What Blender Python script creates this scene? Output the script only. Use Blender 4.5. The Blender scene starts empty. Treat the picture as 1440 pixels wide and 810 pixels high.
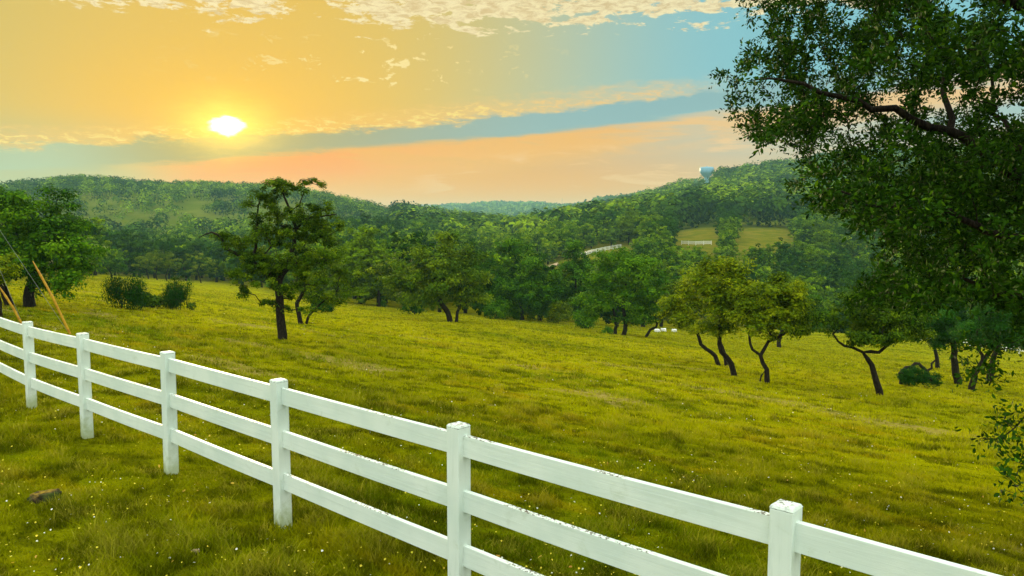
import bpy, math, random
import numpy as np
from mathutils import Vector
random.seed(7); R = np.random.default_rng(11)
S = bpy.context.scene
COL = S.collection
rad = math.radians

# ------------------------------------------------------------------ camera
F = 1088.0; PITCH = rad(4.47); CZ = 2.87
cd = bpy.data.cameras.new('camera'); cam = bpy.data.objects.new('camera', cd); COL.objects.link(cam)
cd.sensor_width = 36.0; cd.lens = 36.0 * F / 1440.0
cd.clip_start = 0.1; cd.clip_end = 20000
cam.location = (0, 0, CZ); cam.rotation_euler = (rad(90) - PITCH, 0, 0)
S.camera = cam
S.view_settings.view_transform = 'Standard'; S.view_settings.look = 'None'
S.view_settings.exposure = 0.0; S.view_settings.gamma = 1.0; S.view_settings.use_curve_mapping = False
S.render.engine = 'CYCLES'
S.cycles.max_bounces = 6; S.cycles.diffuse_bounces = 3; S.cycles.glossy_bounces = 2
S.cycles.transmission_bounces = 4; S.cycles.volume_bounces = 1; S.cycles.transparent_max_bounces = 8
S.cycles.use_denoising = True
SUN_AZ = rad(-20.0); SUN_EL = rad(7.0)

def lin(r, g, b):
    f = lambda c: (c/255/12.92) if c/255 <= .04045 else ((c/255+.055)/1.055)**2.4
    return (f(r), f(g), f(b), 1.0)

# ------------------------------------------------------------------ node helper
class NT:
    def __init__(s, tree): s.t = tree; s.n = tree.nodes; s.l = tree.links; s.n.clear()
    def node(s, kind, **kw):
        n = s.n.new(kind)
        for k, v in kw.items(): setattr(n, k, v)
        return n
    def put(s, sock, v):
        if isinstance(v, bpy.types.NodeSocket): s.l.new(v, sock)
        elif v is not None: sock.default_value = v
    def m(s, op, a, b=None, c=None, clamp=False):
        n = s.node('ShaderNodeMath', operation=op); n.use_clamp = clamp
        s.put(n.inputs[0], a)
        if b is not None: s.put(n.inputs[1], b)
        if c is not None: s.put(n.inputs[2], c)
        return n.outputs[0]
    def ss(s, x, a, b):       # smoothstep a..b
        n = s.node('ShaderNodeMapRange', interpolation_type='SMOOTHSTEP')
        s.put(n.inputs[0], x); n.inputs[1].default_value = a; n.inputs[2].default_value = b
        return n.outputs[0]
    def gauss(s, x, mu, sig):
        d = s.m('DIVIDE', s.m('SUBTRACT', x, mu), sig)
        return s.m('POWER', 2.71828, s.m('MULTIPLY', s.m('MULTIPLY', d, d), -1.0))
    def mix(s, f, a, b):
        n = s.node('ShaderNodeMix', data_type='RGBA')
        s.put(n.inputs[0], f); s.put(n.inputs[6], a); s.put(n.inputs[7], b)
        return n.outputs[2]
    def vec(s, x, y, z):
        n = s.node('ShaderNodeCombineXYZ'); s.put(n.inputs[0], x); s.put(n.inputs[1], y); s.put(n.inputs[2], z)
        return n.outputs[0]
    def noise(s, v, scale, detail=4, rough=.55, dist=0.0):
        n = s.node('ShaderNodeTexNoise'); s.put(n.inputs['Vector'], v)
        n.inputs['Scale'].default_value = scale; n.inputs['Detail'].default_value = detail
        n.inputs['Roughness'].default_value = rough; n.inputs['Distortion'].default_value = dist
        return n.outputs[0]

# ------------------------------------------------------------------ world: sunset sky with cloud bands
W = bpy.data.worlds.new('World'); S.world = W; W.use_nodes = True
N = NT(W.node_tree)
tc = N.node('ShaderNodeTexCoord'); sep = N.node('ShaderNodeSeparateXYZ'); N.l.new(tc.outputs['Generated'], sep.inputs[0])
dx, dy, dz = sep.outputs
DEG = 57.29578
az = N.m('MULTIPLY', N.m('ARCTAN2', dx, dy), DEG)
el = N.m('MULTIPLY', N.m('ARCSINE', dz), DEG)
uv = N.vec(az, N.m('MULTIPLY', el, 3.2), 0.0)
uvs = N.vec(az, N.m('MULTIPLY', el, 7.0), 3.0)
n_lump = N.noise(uv, .42, 8, .62, .3)          # cumulus lumps
n_fine = N.noise(uv, 1.1, 8, .65, .6)
n_streak = N.noise(uvs, .13, 7, .6, .5)        # drawn-out cirrus
n_big = N.noise(uv, .07, 3, .5)
w = N.m('SUBTRACT', el, N.m('ADD', N.m('MULTIPLY', az, .095), 7.55))      # height above the sloping dark cloud bar
w = N.m('ADD', w, N.m('MULTIPLY', N.m('SUBTRACT', n_streak, .5), 1.6))
wn = N.m('ADD', w, N.m('MULTIPLY', N.m('SUBTRACT', n_lump, .5), 1.6))
sx = N.m('SUBTRACT', az, -20.0); sy = N.m('SUBTRACT', el, 6.95)
# clear sky: gold round the sun, teal away from it, dull olive at the far left
gold_f = N.gauss(az, -19.0, 19.0)
base = N.mix(N.ss(az, -12.0, 16.0), lin(204, 196, 120), lin(130, 194, 206))
base = N.mix(N.ss(az, -18.0, -60.0), base, lin(178, 176, 96))
base = N.mix(N.m('MULTIPLY', gold_f, .85), base, lin(240, 188, 56))
near = N.m('MULTIPLY', N.gauss(sx, 0.0, 11.0), N.gauss(sy, .8, 4.2))
base = N.mix(N.m('MULTIPLY', near, .9), base, lin(255, 188, 0))
# warm haze low over the hills
hor = N.m('MULTIPLY', N.ss(el, 9.5, 2.5), N.ss(az, -31.0, -19.0))
base = N.mix(N.m('MULTIPLY', hor, .92), base, N.mix(N.ss(az, 2.0, 22.0), lin(250, 162, 30), lin(238, 186, 116)))
base = N.mix(N.m('MULTIPLY', N.ss(az, -20.0, -31.0), N.ss(el, 8.0, 3.0)), base, lin(186, 184, 124))
# dark cloud bar
bar = N.m('MULTIPLY', N.m('MULTIPLY', N.ss(w, -1.25, -.55), N.ss(wn, .95, .35)), 1.0)
barc = N.mix(N.ss(az, -22.0, 6.0), lin(160, 146, 76), lin(140, 178, 182))
barc = N.mix(N.ss(az, -22.0, -32.0), barc, lin(176, 192, 152))
base = N.mix(N.m('MULTIPLY', bar, .95), base, barc)
# orange / peach cloud sheet under the bar
sheet = N.m('MULTIPLY', N.m('MULTIPLY', N.ss(w, -.75, -1.15), N.ss(w, -3.9, -1.9)), N.ss(az, -27.0, -20.0))
sheet = N.m('MULTIPLY', sheet, N.m('ADD', .55, N.m('MULTIPLY', N.ss(n_streak, .36, .52), .45)))
shc = N.mix(N.gauss(az, -17.0, 9.0), N.mix(N.ss(az, 4.0, 15.0), lin(252, 180, 76), lin(246, 194, 122)), (1.02, .26, 0, 1))
base = N.mix(N.m('MULTIPLY', sheet, .92), base, shc)
st2 = N.m('MULTIPLY', N.m('MULTIPLY', N.ss(n_streak, .53, .66), N.ss(w, -1.6, -2.6)), N.ss(az, -10.0, -2.0))
base = N.mix(N.m('MULTIPLY', st2, .55), base, lin(255, 204, 138))
# lit ragged edge above the bar
rim = N.m('MULTIPLY', N.ss(wn, .35, .8), N.ss(wn, 2.1, .95))
rim_r = N.m('MULTIPLY', rim, N.ss(az, 17.5, 9.0))
rim_t = N.m('MULTIPLY', rim_r, N.m('ADD', .55, N.m('MULTIPLY', N.ss(n_fine, .45, .6), .45)))
rimc = N.mix(N.gauss(az, -20.0, 14.0), lin(248, 200, 122), lin(255, 190, 20))
base = N.mix(N.m('MULTIPLY', rim_t, .85), base, rimc)
lump = N.m('MULTIPLY', N.m('MULTIPLY', N.gauss(wn, .95, .42), N.ss(n_fine, .5, .62)), N.ss(az, 4.0, -4.0))
base = N.mix(N.m('MULTIPLY', lump, .9), base, lin(255, 226, 120))
# high cream cumulus along the top
cov = N.m('SUBTRACT', el, N.m('ADD', 13.6, N.m('MULTIPLY', N.ss(az, -6.0, 12.0), .3)))
cl = N.m('ADD', N.m('ADD', n_lump, N.m('MULTIPLY', N.m('SUBTRACT', n_fine, .5), .35)), N.m('MULTIPLY', N.m('MINIMUM', cov, 1.6), .13))
cl = N.m('SUBTRACT', cl, N.m('MULTIPLY', N.gauss(az, -14.0, 2.2), .20))
topc = N.m('MULTIPLY', N.ss(cl, .56, .64), N.ss(el, 11.2, 12.2))
topcol = N.mix(N.ss(n_fine, .35, .62), lin(226, 196, 138), lin(255, 236, 182))
base = N.mix(N.m('MULTIPLY', topc, .92), base, topcol)
n_p = N.noise(N.vec(az, N.m('MULTIPLY', el, 2.0), 9.0), .75, 6, .6, .5)
puff = N.m('MULTIPLY', N.ss(n_p, .595, .65), N.m('MULTIPLY', N.m('MULTIPLY', N.ss(el, 9.6, 10.4), N.ss(el, 13.5, 12.5)), N.gauss(az, -10.0, 9.0)))
base = N.mix(N.m('MULTIPLY', puff, 1.0), base, lin(255, 228, 150))
# the rest of the dome (overhead and behind): unseen sky, brightened to light the fence and grass
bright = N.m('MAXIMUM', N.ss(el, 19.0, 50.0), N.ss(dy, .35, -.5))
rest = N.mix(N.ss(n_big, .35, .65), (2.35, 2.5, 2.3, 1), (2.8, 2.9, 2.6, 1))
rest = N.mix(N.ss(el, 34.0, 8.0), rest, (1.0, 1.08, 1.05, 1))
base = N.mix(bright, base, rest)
# real solar glow through thin cloud
r2 = N.m('ADD', N.m('POWER', N.m('DIVIDE', N.m('ADD', sx, N.m('MULTIPLY', N.m('SUBTRACT', n_fine, .5), 1.0)), 1.35), 2.0),
         N.m('POWER', N.m('DIVIDE', N.m('ADD', sy, N.m('MULTIPLY', N.m('SUBTRACT', n_lump, .5), 1.2)), .78), 2.0))
disc = N.ss(r2, 1.0, .12)
halo = N.m('POWER', 2.71828, N.m('MULTIPLY', N.m('SQRT', r2), -.70))
base = N.mix(N.m('MULTIPLY', halo, 1.0, clamp=True), base, (1.35, .82, .01, 1))
core = N.m('POWER', 2.71828, N.m('MULTIPLY', r2, -.28))
base = N.mix(N.m('MULTIPLY', core, .65), base, (1.9, 1.25, .12, 1))
base = N.mix(disc, base, (3.2, 2.9, 1.9, 1))
sky = N.node('ShaderNodeTexSky', sky_type='NISHITA'); sky.sun_disc = False
sky.sun_elevation = SUN_EL; sky.sun_rotation = SUN_AZ; sky.air_density = 1.2; sky.dust_density = 2.0
bg1 = N.node('ShaderNodeBackground'); N.l.new(sky.outputs[0], bg1.inputs[0]); bg1.inputs[1].default_value = .05
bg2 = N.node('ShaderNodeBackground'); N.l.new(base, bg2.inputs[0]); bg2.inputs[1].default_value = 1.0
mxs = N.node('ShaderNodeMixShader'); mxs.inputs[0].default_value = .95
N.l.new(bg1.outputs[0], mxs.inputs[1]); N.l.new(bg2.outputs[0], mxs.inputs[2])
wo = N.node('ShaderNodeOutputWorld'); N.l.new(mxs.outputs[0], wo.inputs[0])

# ------------------------------------------------------------------ sun
sl = bpy.data.lights.new('sun', 'SUN'); sl.energy = 5.0; sl.angle = rad(2.0); sl.color = (1.0, .78, .42)
so = bpy.data.objects.new('sun', sl); COL.objects.link(so)
sd = Vector((math.sin(SUN_AZ)*math.cos(SUN_EL), math.cos(SUN_AZ)*math.cos(SUN_EL), math.sin(SUN_EL)))
so.rotation_euler = (-sd).to_track_quat('-Z', 'Y').to_euler(); so.location = (0, 0, 60)

# ------------------------------------------------------------------ object helpers
def tag(o, label=None, cat=None, group=None, kind=None):
    if label: o['label'] = label
    if cat: o['category'] = cat
    if group: o['group'] = group
    if kind: o['kind'] = kind
    return o
def empty(name, loc, label, cat, group=None):
    o = bpy.data.objects.new(name, None); COL.objects.link(o); o.location = loc; o.empty_display_size = .3
    return tag(o, label, cat, group)
def link_mesh(name, me, mat=None, parent=None, off=None):
    o = bpy.data.objects.new(name, me); COL.objects.link(o)
    if mat is not None and len(me.materials) == 0: me.materials.append(mat)
    if parent is not None: o.parent = parent
    if off is not None: o.location = off
    return o
def npmesh(name, verts, faces, attr=None, smooth=False):
    """faces: (n,k) array, all of one size"""
    me = bpy.data.meshes.new(name); verts = np.asarray(verts, np.float32); faces = np.asarray(faces, np.int32)
    n, k = faces.shape
    me.vertices.add(len(verts)); me.vertices.foreach_set('co', verts.ravel())
    me.loops.add(n*k); me.loops.foreach_set('vertex_index', faces.ravel())
    me.polygons.add(n); me.polygons.foreach_set('loop_start', np.arange(0, n*k, k, dtype=np.int32))
    if smooth: me.polygons.foreach_set('use_smooth', np.ones(n, bool))
    if attr is not None:
        a = me.attributes.new('v', 'FLOAT', 'FACE'); a.data.foreach_set('value', np.asarray(attr, np.float32))
    me.update(calc_edges=True); me.validate()
    return me
def unit(a): return a / np.maximum(np.linalg.norm(a, axis=-1, keepdims=True), 1e-9)

# numpy value noise
def hsh(i, j, k):
    h = (i*374761393 + j*668265263 + k*2147483647 + 1013) & 0xffffffff
    h = ((h ^ (h >> 13)) * 1274126177) & 0xffffffff
    return ((h ^ (h >> 16)) & 0xffff) / 65535.0
def vnoise(x, y, seed=0):
    x = np.asarray(x, float); y = np.asarray(y, float)
    xi = np.floor(x).astype(np.int64); yi = np.floor(y).astype(np.int64); fx = x-xi; fy = y-yi
    fx = fx*fx*(3-2*fx); fy = fy*fy*(3-2*fy)
    a = hsh(xi, yi, seed); b = hsh(xi+1, yi, seed); c = hsh(xi, yi+1, seed); d = hsh(xi+1, yi+1, seed)
    return (a*(1-fx)+b*fx)*(1-fy) + (c*(1-fx)+d*fx)*fy
def fbm(x, y, seed=0, o=4):
    s = 0; a = .5
    for i in range(o): s = s + a*vnoise(x*2**i, y*2**i, seed+i*17); a *= .5
    return s/(1-.5**o)

# ------------------------------------------------------------------ terrain
CP, SP = math.cos(PITCH), math.sin(PITCH)
def at(px, py, Y):
    u = (px-720)/F; v = (405-py)/F
    k = Y/(CP+v*SP)
    return Vector((u*k, Y, CZ + (-SP+v*CP)*k))
def ys_to_z(px, ys, Y):
    v = (405-ys)/F; return CZ + (-SP+v*CP)*Y/(CP+v*SP)
def plane_z(X, Y):
    t = .678*X + .735*Y - 3.81
    lo = np.clip(-t, 0, 40)*.035
    tt = np.clip(t, 0, None); tt = np.where(tt > 90, 90 + 40*(1-np.exp(-(tt-90)/40)), tt)
    # ease the start of the slope
    dn = np.where(tt < 4, tt*tt/8, tt-2)*.13
    dn = dn + np.clip(tt, 0, 3)*0.0
    return lo - dn - np.minimum(tt, 2)*.05
P = None
TY = [60, 90, 130, 150, 180, 215, 235, 260, 300, 350, 500, 700, 900, 1300, 1700, 3000, 4000, 7000]
TAB = {  # screen heights of the ground at each distance
 -400: [P,P,P,P,P,340,338,337,335,333,322,285,270,295,310,316,318,319],
 0:    [P,P,P,P,P,370,367,364,358,350,315,272,275,300,310,316,318,319],
 130:  [P,P,P,P,P,384,382,378,368,355,316,257,264,300,310,316,318,319],
 200:  [P,P,P,P,P,390,388,383,370,355,318,266,270,300,310,314,318,319],
 300:  [P,P,P,P,P,395,391,384,370,355,320,270,272,300,310,314,318,319],
 400:  [P,P,P,P,404,398,393,385,368,352,322,273,272,300,310,312,318,319],
 500:  [P,P,P,418,404,384,372,360,343,338,326,293,298,310,312,308,318,319],
 590:  [P,P,430,420,402,388,380,370,360,350,335,314,317,319,318,293,316,319],
 720:  [P,P,437,424,405,390,382,373,363,354,342,332,328,325,322,285,316,319],
 850:  [P,P,448,432,400,362,353,346,340,333,320,310,305,300,283,296,316,319],
 940:  [P,P,458,442,408,368,356,345,335,326,308,290,281,280,269,292,316,319],
 1000: [P,P,P,455,425,375,355,343,330,318,298,272,257,258,266,288,316,319],
 1110: [P,P,P,468,440,395,372,352,335,320,292,258,240,246,260,285,314,319],
 1200: [P,P,P,480,452,410,388,365,345,325,290,250,228,238,255,280,314,319],
 1440: [P,P,P,500,470,425,402,378,350,328,290,245,218,230,250,280,314,319],
 1900: [P,P,P,525,490,440,415,390,360,335,300,265,255,262,280,295,314,319]}
tx = np.array(sorted(TAB)); ly = np.log(np.array(TY, float))
TZ = np.zeros((len(tx), len(TY)))
for i, px in enumerate(tx):
    for j, yy in enumerate(TY):
        v = TAB[px][j]
        TZ[i, j] = float(plane_z((px-720)/F*yy, yy)) if v is None else ys_to_z(px, v, yy)
GX = np.linspace(-400, 1900, 231); GL = np.linspace(ly[0], ly[-1], 240)
tmp = np.array([np.interp(GL, ly, TZ[i]) for i in range(len(tx))])
GZ = np.array([np.interp(GX, tx, tmp[:, j]) for j in range(len(GL))]).T
def blur(a, ax, k):
    w_ = np.hanning(k+2)[1:-1]; w_ /= w_.sum(); pad = k//2
    p_ = np.pad(a, [(pad, pad) if i == ax else (0, 0) for i in range(2)], mode='edge')
    return np.apply_along_axis(lambda r: np.convolve(r, w_, 'valid'), ax, p_)
GZ = blur(blur(GZ, 0, 11), 1, 7)
def ground(X, Y):
    X = np.asarray(X, float); Y = np.asarray(Y, float)
    pz = plane_z(X, Y)
    Yc = np.maximum(Y, 60.0)
    gx = np.clip((720 + F*X/Yc - GX[0])/(GX[1]-GX[0]), 0, len(GX)-1.001)
    gl = np.clip((np.log(Yc)-GL[0])/(GL[1]-GL[0]), 0, len(GL)-1.001)
    i = gx.astype(int); j = gl.astype(int); fx = gx-i; fl = gl-j
    g = (GZ[i, j]*(1-fx)+GZ[i+1, j]*fx)*(1-fl) + (GZ[i, j+1]*(1-fx)+GZ[i+1, j+1]*fx)*fl
    b = np.clip((Y-62)/30, 0, 1); b = b*b*(3-2*b)
    z = pz*(1-b) + g*b
    d = np.sqrt(X*X+Y*Y)
    z = z + (fbm(X*.35+50, Y*.35, 3)-.5)*.10*np.clip(d/12, 0, 1) + (fbm(X*.06, Y*.06+9, 5)-.5)*.5*np.clip((d-12)/40, 0, 1)
    z = z + (fbm(X*.012, Y*.012, 8)-.5)*np.clip((d-300)/600, 0, 1)*14
    return z
def bare(X, Y):
    t = .678*X + .735*Y - 3.81; s_ = -.735*X + .678*Y
    b = np.clip((fbm(t*.55+7, s_*.17+3, 91, 5)-.60)*11, 0, 1)
    return b*np.clip((t-3)/3, 0, 1)*np.clip((30-t)/8, 0, 1)
def gz(X, Y): return float(ground(X, Y))
def hit(px, py):
    """ground point seen at a picture position"""
    lo, prev = 2.0, 2.0
    Y = 2.0
    while Y < 6000:
        p = at(px, py, Y)
        if p.z < gz(p.x, Y):
            lo, hi = prev, Y
            for _ in range(24):
                m = (lo+hi)/2; q = at(px, py, m)
                if q.z < gz(q.x, m): hi = m
                else: lo = m
            q = at(px, py, hi); return Vector((q.x, q.y, gz(q.x, q.y)))
        prev = Y; Y *= 1.02
    return None

# ------------------------------------------------------------------ materials
def newmat(name):
    m = bpy.data.materials.new(name); m.use_nodes = True; return m, NT(m.node_tree)
def finish(n, shader, disp=None):
    o = n.node('ShaderNodeOutputMaterial'); n.l.new(shader, o.inputs[0])
def princ(n, col, rough=.6, spec=.3, normal=None, metal=0.0):
    b = n.node('ShaderNodeBsdfPrincipled'); n.put(b.inputs['Base Color'], col); n.put(b.inputs['Roughness'], rough)
    b.inputs['Specular IOR Level'].default_value = spec; b.inputs['Metallic'].default_value = metal
    if normal is not None: n.l.new(normal, b.inputs['Normal'])
    return b.outputs[0]
def bump(n, h, strength=.5, dist=.02):
    b = n.node('ShaderNodeBump'); b.inputs['Strength'].default_value = strength; b.inputs['Distance'].default_value = dist
    n.l.new(h, b.inputs['Height']); return b.outputs[0]

def meadow_colour(n):
    """colour of the meadow by place: darker green by the fence, yellow further out from flowers, dry stems and painted-in backlight"""
    g = n.node('ShaderNodeNewGeometry'); p = g.outputs['Position']
    s = n.node('ShaderNodeSeparateXYZ'); n.l.new(p, s.inputs[0]); X, Y, Z = s.outputs
    t = n.m('SUBTRACT', n.m('ADD', n.m('MULTIPLY', X, .678), n.m('MULTIPLY', Y, .735)), 3.81)
    sN = n.m('SUBTRACT', n.m('MULTIPLY', Y, .678), n.m('MULTIPLY', X, .735))
    pv = n.vec(n.m('MULTIPLY', t, 1.0), n.m('MULTIPLY', sN, .28), 0.0)
    big = n.noise(pv, .16, 5, .6, .4); mid = n.noise(pv, .9, 5, .6, .3); fine = n.noise(p, 5.0, 4, .6)
    yellow = n.m('ADD', n.ss(t, 1.0, 16.0), n.m('MULTIPLY', n.m('SUBTRACT', big, .5), 2.6))
    c = n.mix(n.ss(yellow, .1, 1.15), (.220, .240, .001, 1), (.375, .385, .001, 1))
    lush = n.ss(n.m('ADD', big, n.m('MULTIPLY', mid, .3)), .60, .48)
    c = n.mix(n.m('MULTIPLY', lush, .7), c, (.10, .18, .001, 1))
    c = n.mix(n.m('MULTIPLY', n.ss(mid, .52, .68), .65), c, (.36, .27, .004, 1))
    c = n.mix(n.m('MULTIPLY', n.ss(mid, .46, .34), .55), c, (.075, .10, .001, 1))
    c = n.mix(n.m('MULTIPLY', n.ss(fine, .60, .72), .5), c, (.30, .22, .01, 1))
    mot = n.noise(n.vec(n.m('MULTIPLY', t, 1.3), n.m('MULTIPLY', sN, .8), 7.0), 1.6, 5, .65)
    c = n.mix(n.m('MULTIPLY', n.ss(mot, .52, .40), .75), c, (.050, .062, .001, 1))
    c = n.mix(n.m('MULTIPLY', n.ss(mot, .56, .68), .50), c, (.38, .36, .004, 1))
    far = n.m('DIVIDE', n.m('SUBTRACT', Y, 195.0), 60.0, clamp=True)
    wf = n.m('MULTIPLY', far, n.ss(Y, 345.0, 330.0)); pn = n.noise(p, .16, 6, .7)
    scrub = n.noise(p, .03, 5, .6)
    c = n.mix(far, c, n.mix(n.ss(scrub, .4, .62), (.050, .10, .006, 1), (.12, .15, .020, 1)))
    c = n.mix(wf, c, n.mix(n.ss(pn, .38, .62), (.08, .11, .004, 1), (.21, .17, .02, 1)))
    return c, p, fine, mid, t, sN, big

m_ground, n = newmat('meadow_ground')
c, p, fine, mid, t, sN, big = meadow_colour(n)
ab = n.node('ShaderNodeAttribute'); ab.attribute_name = 'bare'
dirt = n.m('MULTIPLY', n.ss(ab.outputs['Fac'], .15, .6), n.ss(n.noise(p, 6.0, 5, .65), .38, .56))
c = n.mix(n.m('MULTIPLY', n.ss(n.noise(p, 26.0, 3, .6), .45, .6), .35), c, (.04, .038, .001, 1))
c = n.mix(.40, c, (.095, .095, .002, 1))
c = n.mix(n.m('MULTIPLY', dirt, .9), c, n.mix(n.ss(n.noise(p, 14.0, 4, .6), .4, .62), (.17, .13, .02, 1), (.32, .26, .08, 1)))
hgt = n.m('ADD', n.noise(p, 9.0, 6, .7), n.m('MULTIPLY', mid, 1.5))
finish(n, princ(n, c, .9, .0, bump(n, hgt, .9, .12)))

m_grass, n = newmat('grass_blades')
c, p, fine, mid, t, sN, big = meadow_colour(n)
a = n.node('ShaderNodeAttribute'); a.attribute_name = 'v'
c = n.mix(n.m('MULTIPLY', n.ss(a.outputs['Fac'], .0, .45), 1.0), n.mix(.5, c, (.03, .055, .0, 1)), c)
c = n.mix(n.m('MULTIPLY', n.ss(a.outputs['Fac'], .72, 1.0), .55), c, (.36, .33, .03, 1))
d = princ(n, c, .8, .0); tr = n.node('ShaderNodeBsdfTranslucent'); n.put(tr.inputs[0], c)
ms = n.node('ShaderNodeMixShader'); ms.inputs[0].default_value = .35; n.l.new(d, ms.inputs[1]); n.l.new(tr.outputs[0], ms.inputs[2])
finish(n, ms.outputs[0])

def leafmat(name, dark, mid_, light, rough=.5, spec=.2, trans=.3, rnd=0.0, hue=(.10, .17, .006)):
    m, n = newmat(name)
    a = n.node('ShaderNodeAttribute'); a.attribute_name = 'v'; f = a.outputs['Fac']
    c = n.mix(n.ss(f, 0.0, .5), (*dark, 1), (*mid_, 1)); c = n.mix(n.ss(f, .5, 1.0), c, (*light, 1))
    if rnd:
        oi = n.node('ShaderNodeObjectInfo')
        c = n.mix(n.m('MULTIPLY', oi.outputs['Random'], rnd), c, (*hue, 1))
    d = princ(n, c, rough, spec); tr = n.node('ShaderNodeBsdfTranslucent'); n.put(tr.inputs[0], c)
    ms = n.node('ShaderNodeMixShader'); ms.inputs[0].default_value = trans
    n.l.new(d, ms.inputs[1]); n.l.new(tr.outputs[0], ms.inputs[2]); finish(n, ms.outputs[0]); return m
m_oak_near = leafmat('oak_leaf_glossy', (.003, .016, .0005), (.020, .066, .001), (.09, .19, .002), .6, .05, .18)
m_oak = leafmat('oak_leaf', (.010, .030, .001), (.055, .115, .002), (.15, .22, .003), .7, .03, .25)
m_olive = leafmat('oak_leaf_olive', (.020, .050, .001), (.110, .175, .002), (.25, .30, .003), .7, .03, .35)
m_green = leafmat('broad_leaf_green', (.007, .036, .001), (.045, .135, .002), (.13, .26, .003), .7, .03, .25)
m_dark = leafmat('evergreen_leaf', (.006, .034, .002), (.014, .068, .003), (.035, .11, .004), .7, .03, .22)
m_bright = leafmat('young_leaf_bright', (.040, .13, .001), (.085, .23, .002), (.15, .32, .004), .7, .03, .35)
m_wood = {k: leafmat('woodland_leaf_'+k, *v) for k, v in {
    'dark': ((.003, .022, .002), (.024, .062, .002), (.065, .13, .003), .8, .0, .2, .5, (.03, .10, .002)),
    'green': ((.012, .042, .001), (.085, .185, .002), (.23, .36, .003), .8, .0, .22, .6, (.095, .15, .002)),
    'bright': ((.025, .075, .001), (.14, .25, .002), (.32, .42, .003), .8, .0, .25, .5, (.06, .16, .002))}.items()}
m_far = leafmat('far_woodland_leaf', (.006, .026, .003), (.048, .108, .003), (.21, .32, .003), .8, .0, .2)

m_bark, n = newmat('oak_bark')
g = n.node('ShaderNodeNewGeometry'); mp = n.node('ShaderNodeMapping'); n.l.new(g.outputs['Position'], mp.inputs[0]); mp.inputs['Scale'].default_value = (1, 1, .25)
f = n.noise(mp.outputs[0], 28, 6, .7, .5)
finish(n, princ(n, n.mix(n.ss(f, .35, .65), (.005, .004, .003, 1), (.030, .022, .014, 1)), .9, .1, bump(n, f, 1.0, .03)))

# ------------------------------------------------------------------ the ground, one sheet to the horizon
ang = np.concatenate([np.radians(np.arange(-180, -48, 4.0)), np.radians(np.arange(-48, 48, .17)), np.radians(np.arange(48, 180, 4.0))])
rr = np.concatenate([[0.0], np.geomspace(.8, 6500, 265)])
A, RR = np.meshgrid(ang, rr[1:], indexing='ij')
X = (np.sin(A)*RR).ravel(); Y = (np.cos(A)*RR).ravel(); Z = ground(X, Y)
na, nr = A.shape
idx = np.arange(na*nr).reshape(na, nr)
nxt = np.roll(idx, -1, axis=0)
q = np.stack([idx[:, :-1], idx[:, 1:], nxt[:, 1:], nxt[:, :-1]], -1).reshape(-1, 4)[:, ::-1]
V = np.stack([X, Y, Z], -1)
me = npmesh('ground', V, q, smooth=True)
# small fan closing the sheet at the camera's feet
import bmesh
bm = bmesh.new(); bm.from_mesh(me); bm.verts.ensure_lookup_table()
bm.faces.new([bm.verts[int(i)] for i in idx[::-1, 0]]) ; bm.normal_update(); bm.to_mesh(me); bm.free()
ba = me.attributes.new('bare', 'FLOAT', 'POINT'); ba.data.foreach_set('value', bare(X, Y).astype(np.float32))
go = link_mesh('ground', me, m_ground); tag(go, kind='structure')

# ------------------------------------------------------------------ leaf, tube and tree builders
def leaf_quads(C, Nn, L, Wd, tdir=None):
    n_ = len(C)
    r = R.normal(size=(n_, 3)) if tdir is None else tdir
    T = unit(r - Nn*np.sum(r*Nn, 1, keepdims=True)); B = np.cross(Nn, T)
    L = np.asarray(L).reshape(-1, 1); Wd = np.asarray(Wd).reshape(-1, 1)
    v = np.stack([C-T*L/2, C+B*Wd/2-T*L*.02, C+T*L/2, C-B*Wd/2-T*L*.02], 1).reshape(-1, 3)
    return v, np.arange(n_*4).reshape(-1, 4)

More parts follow.
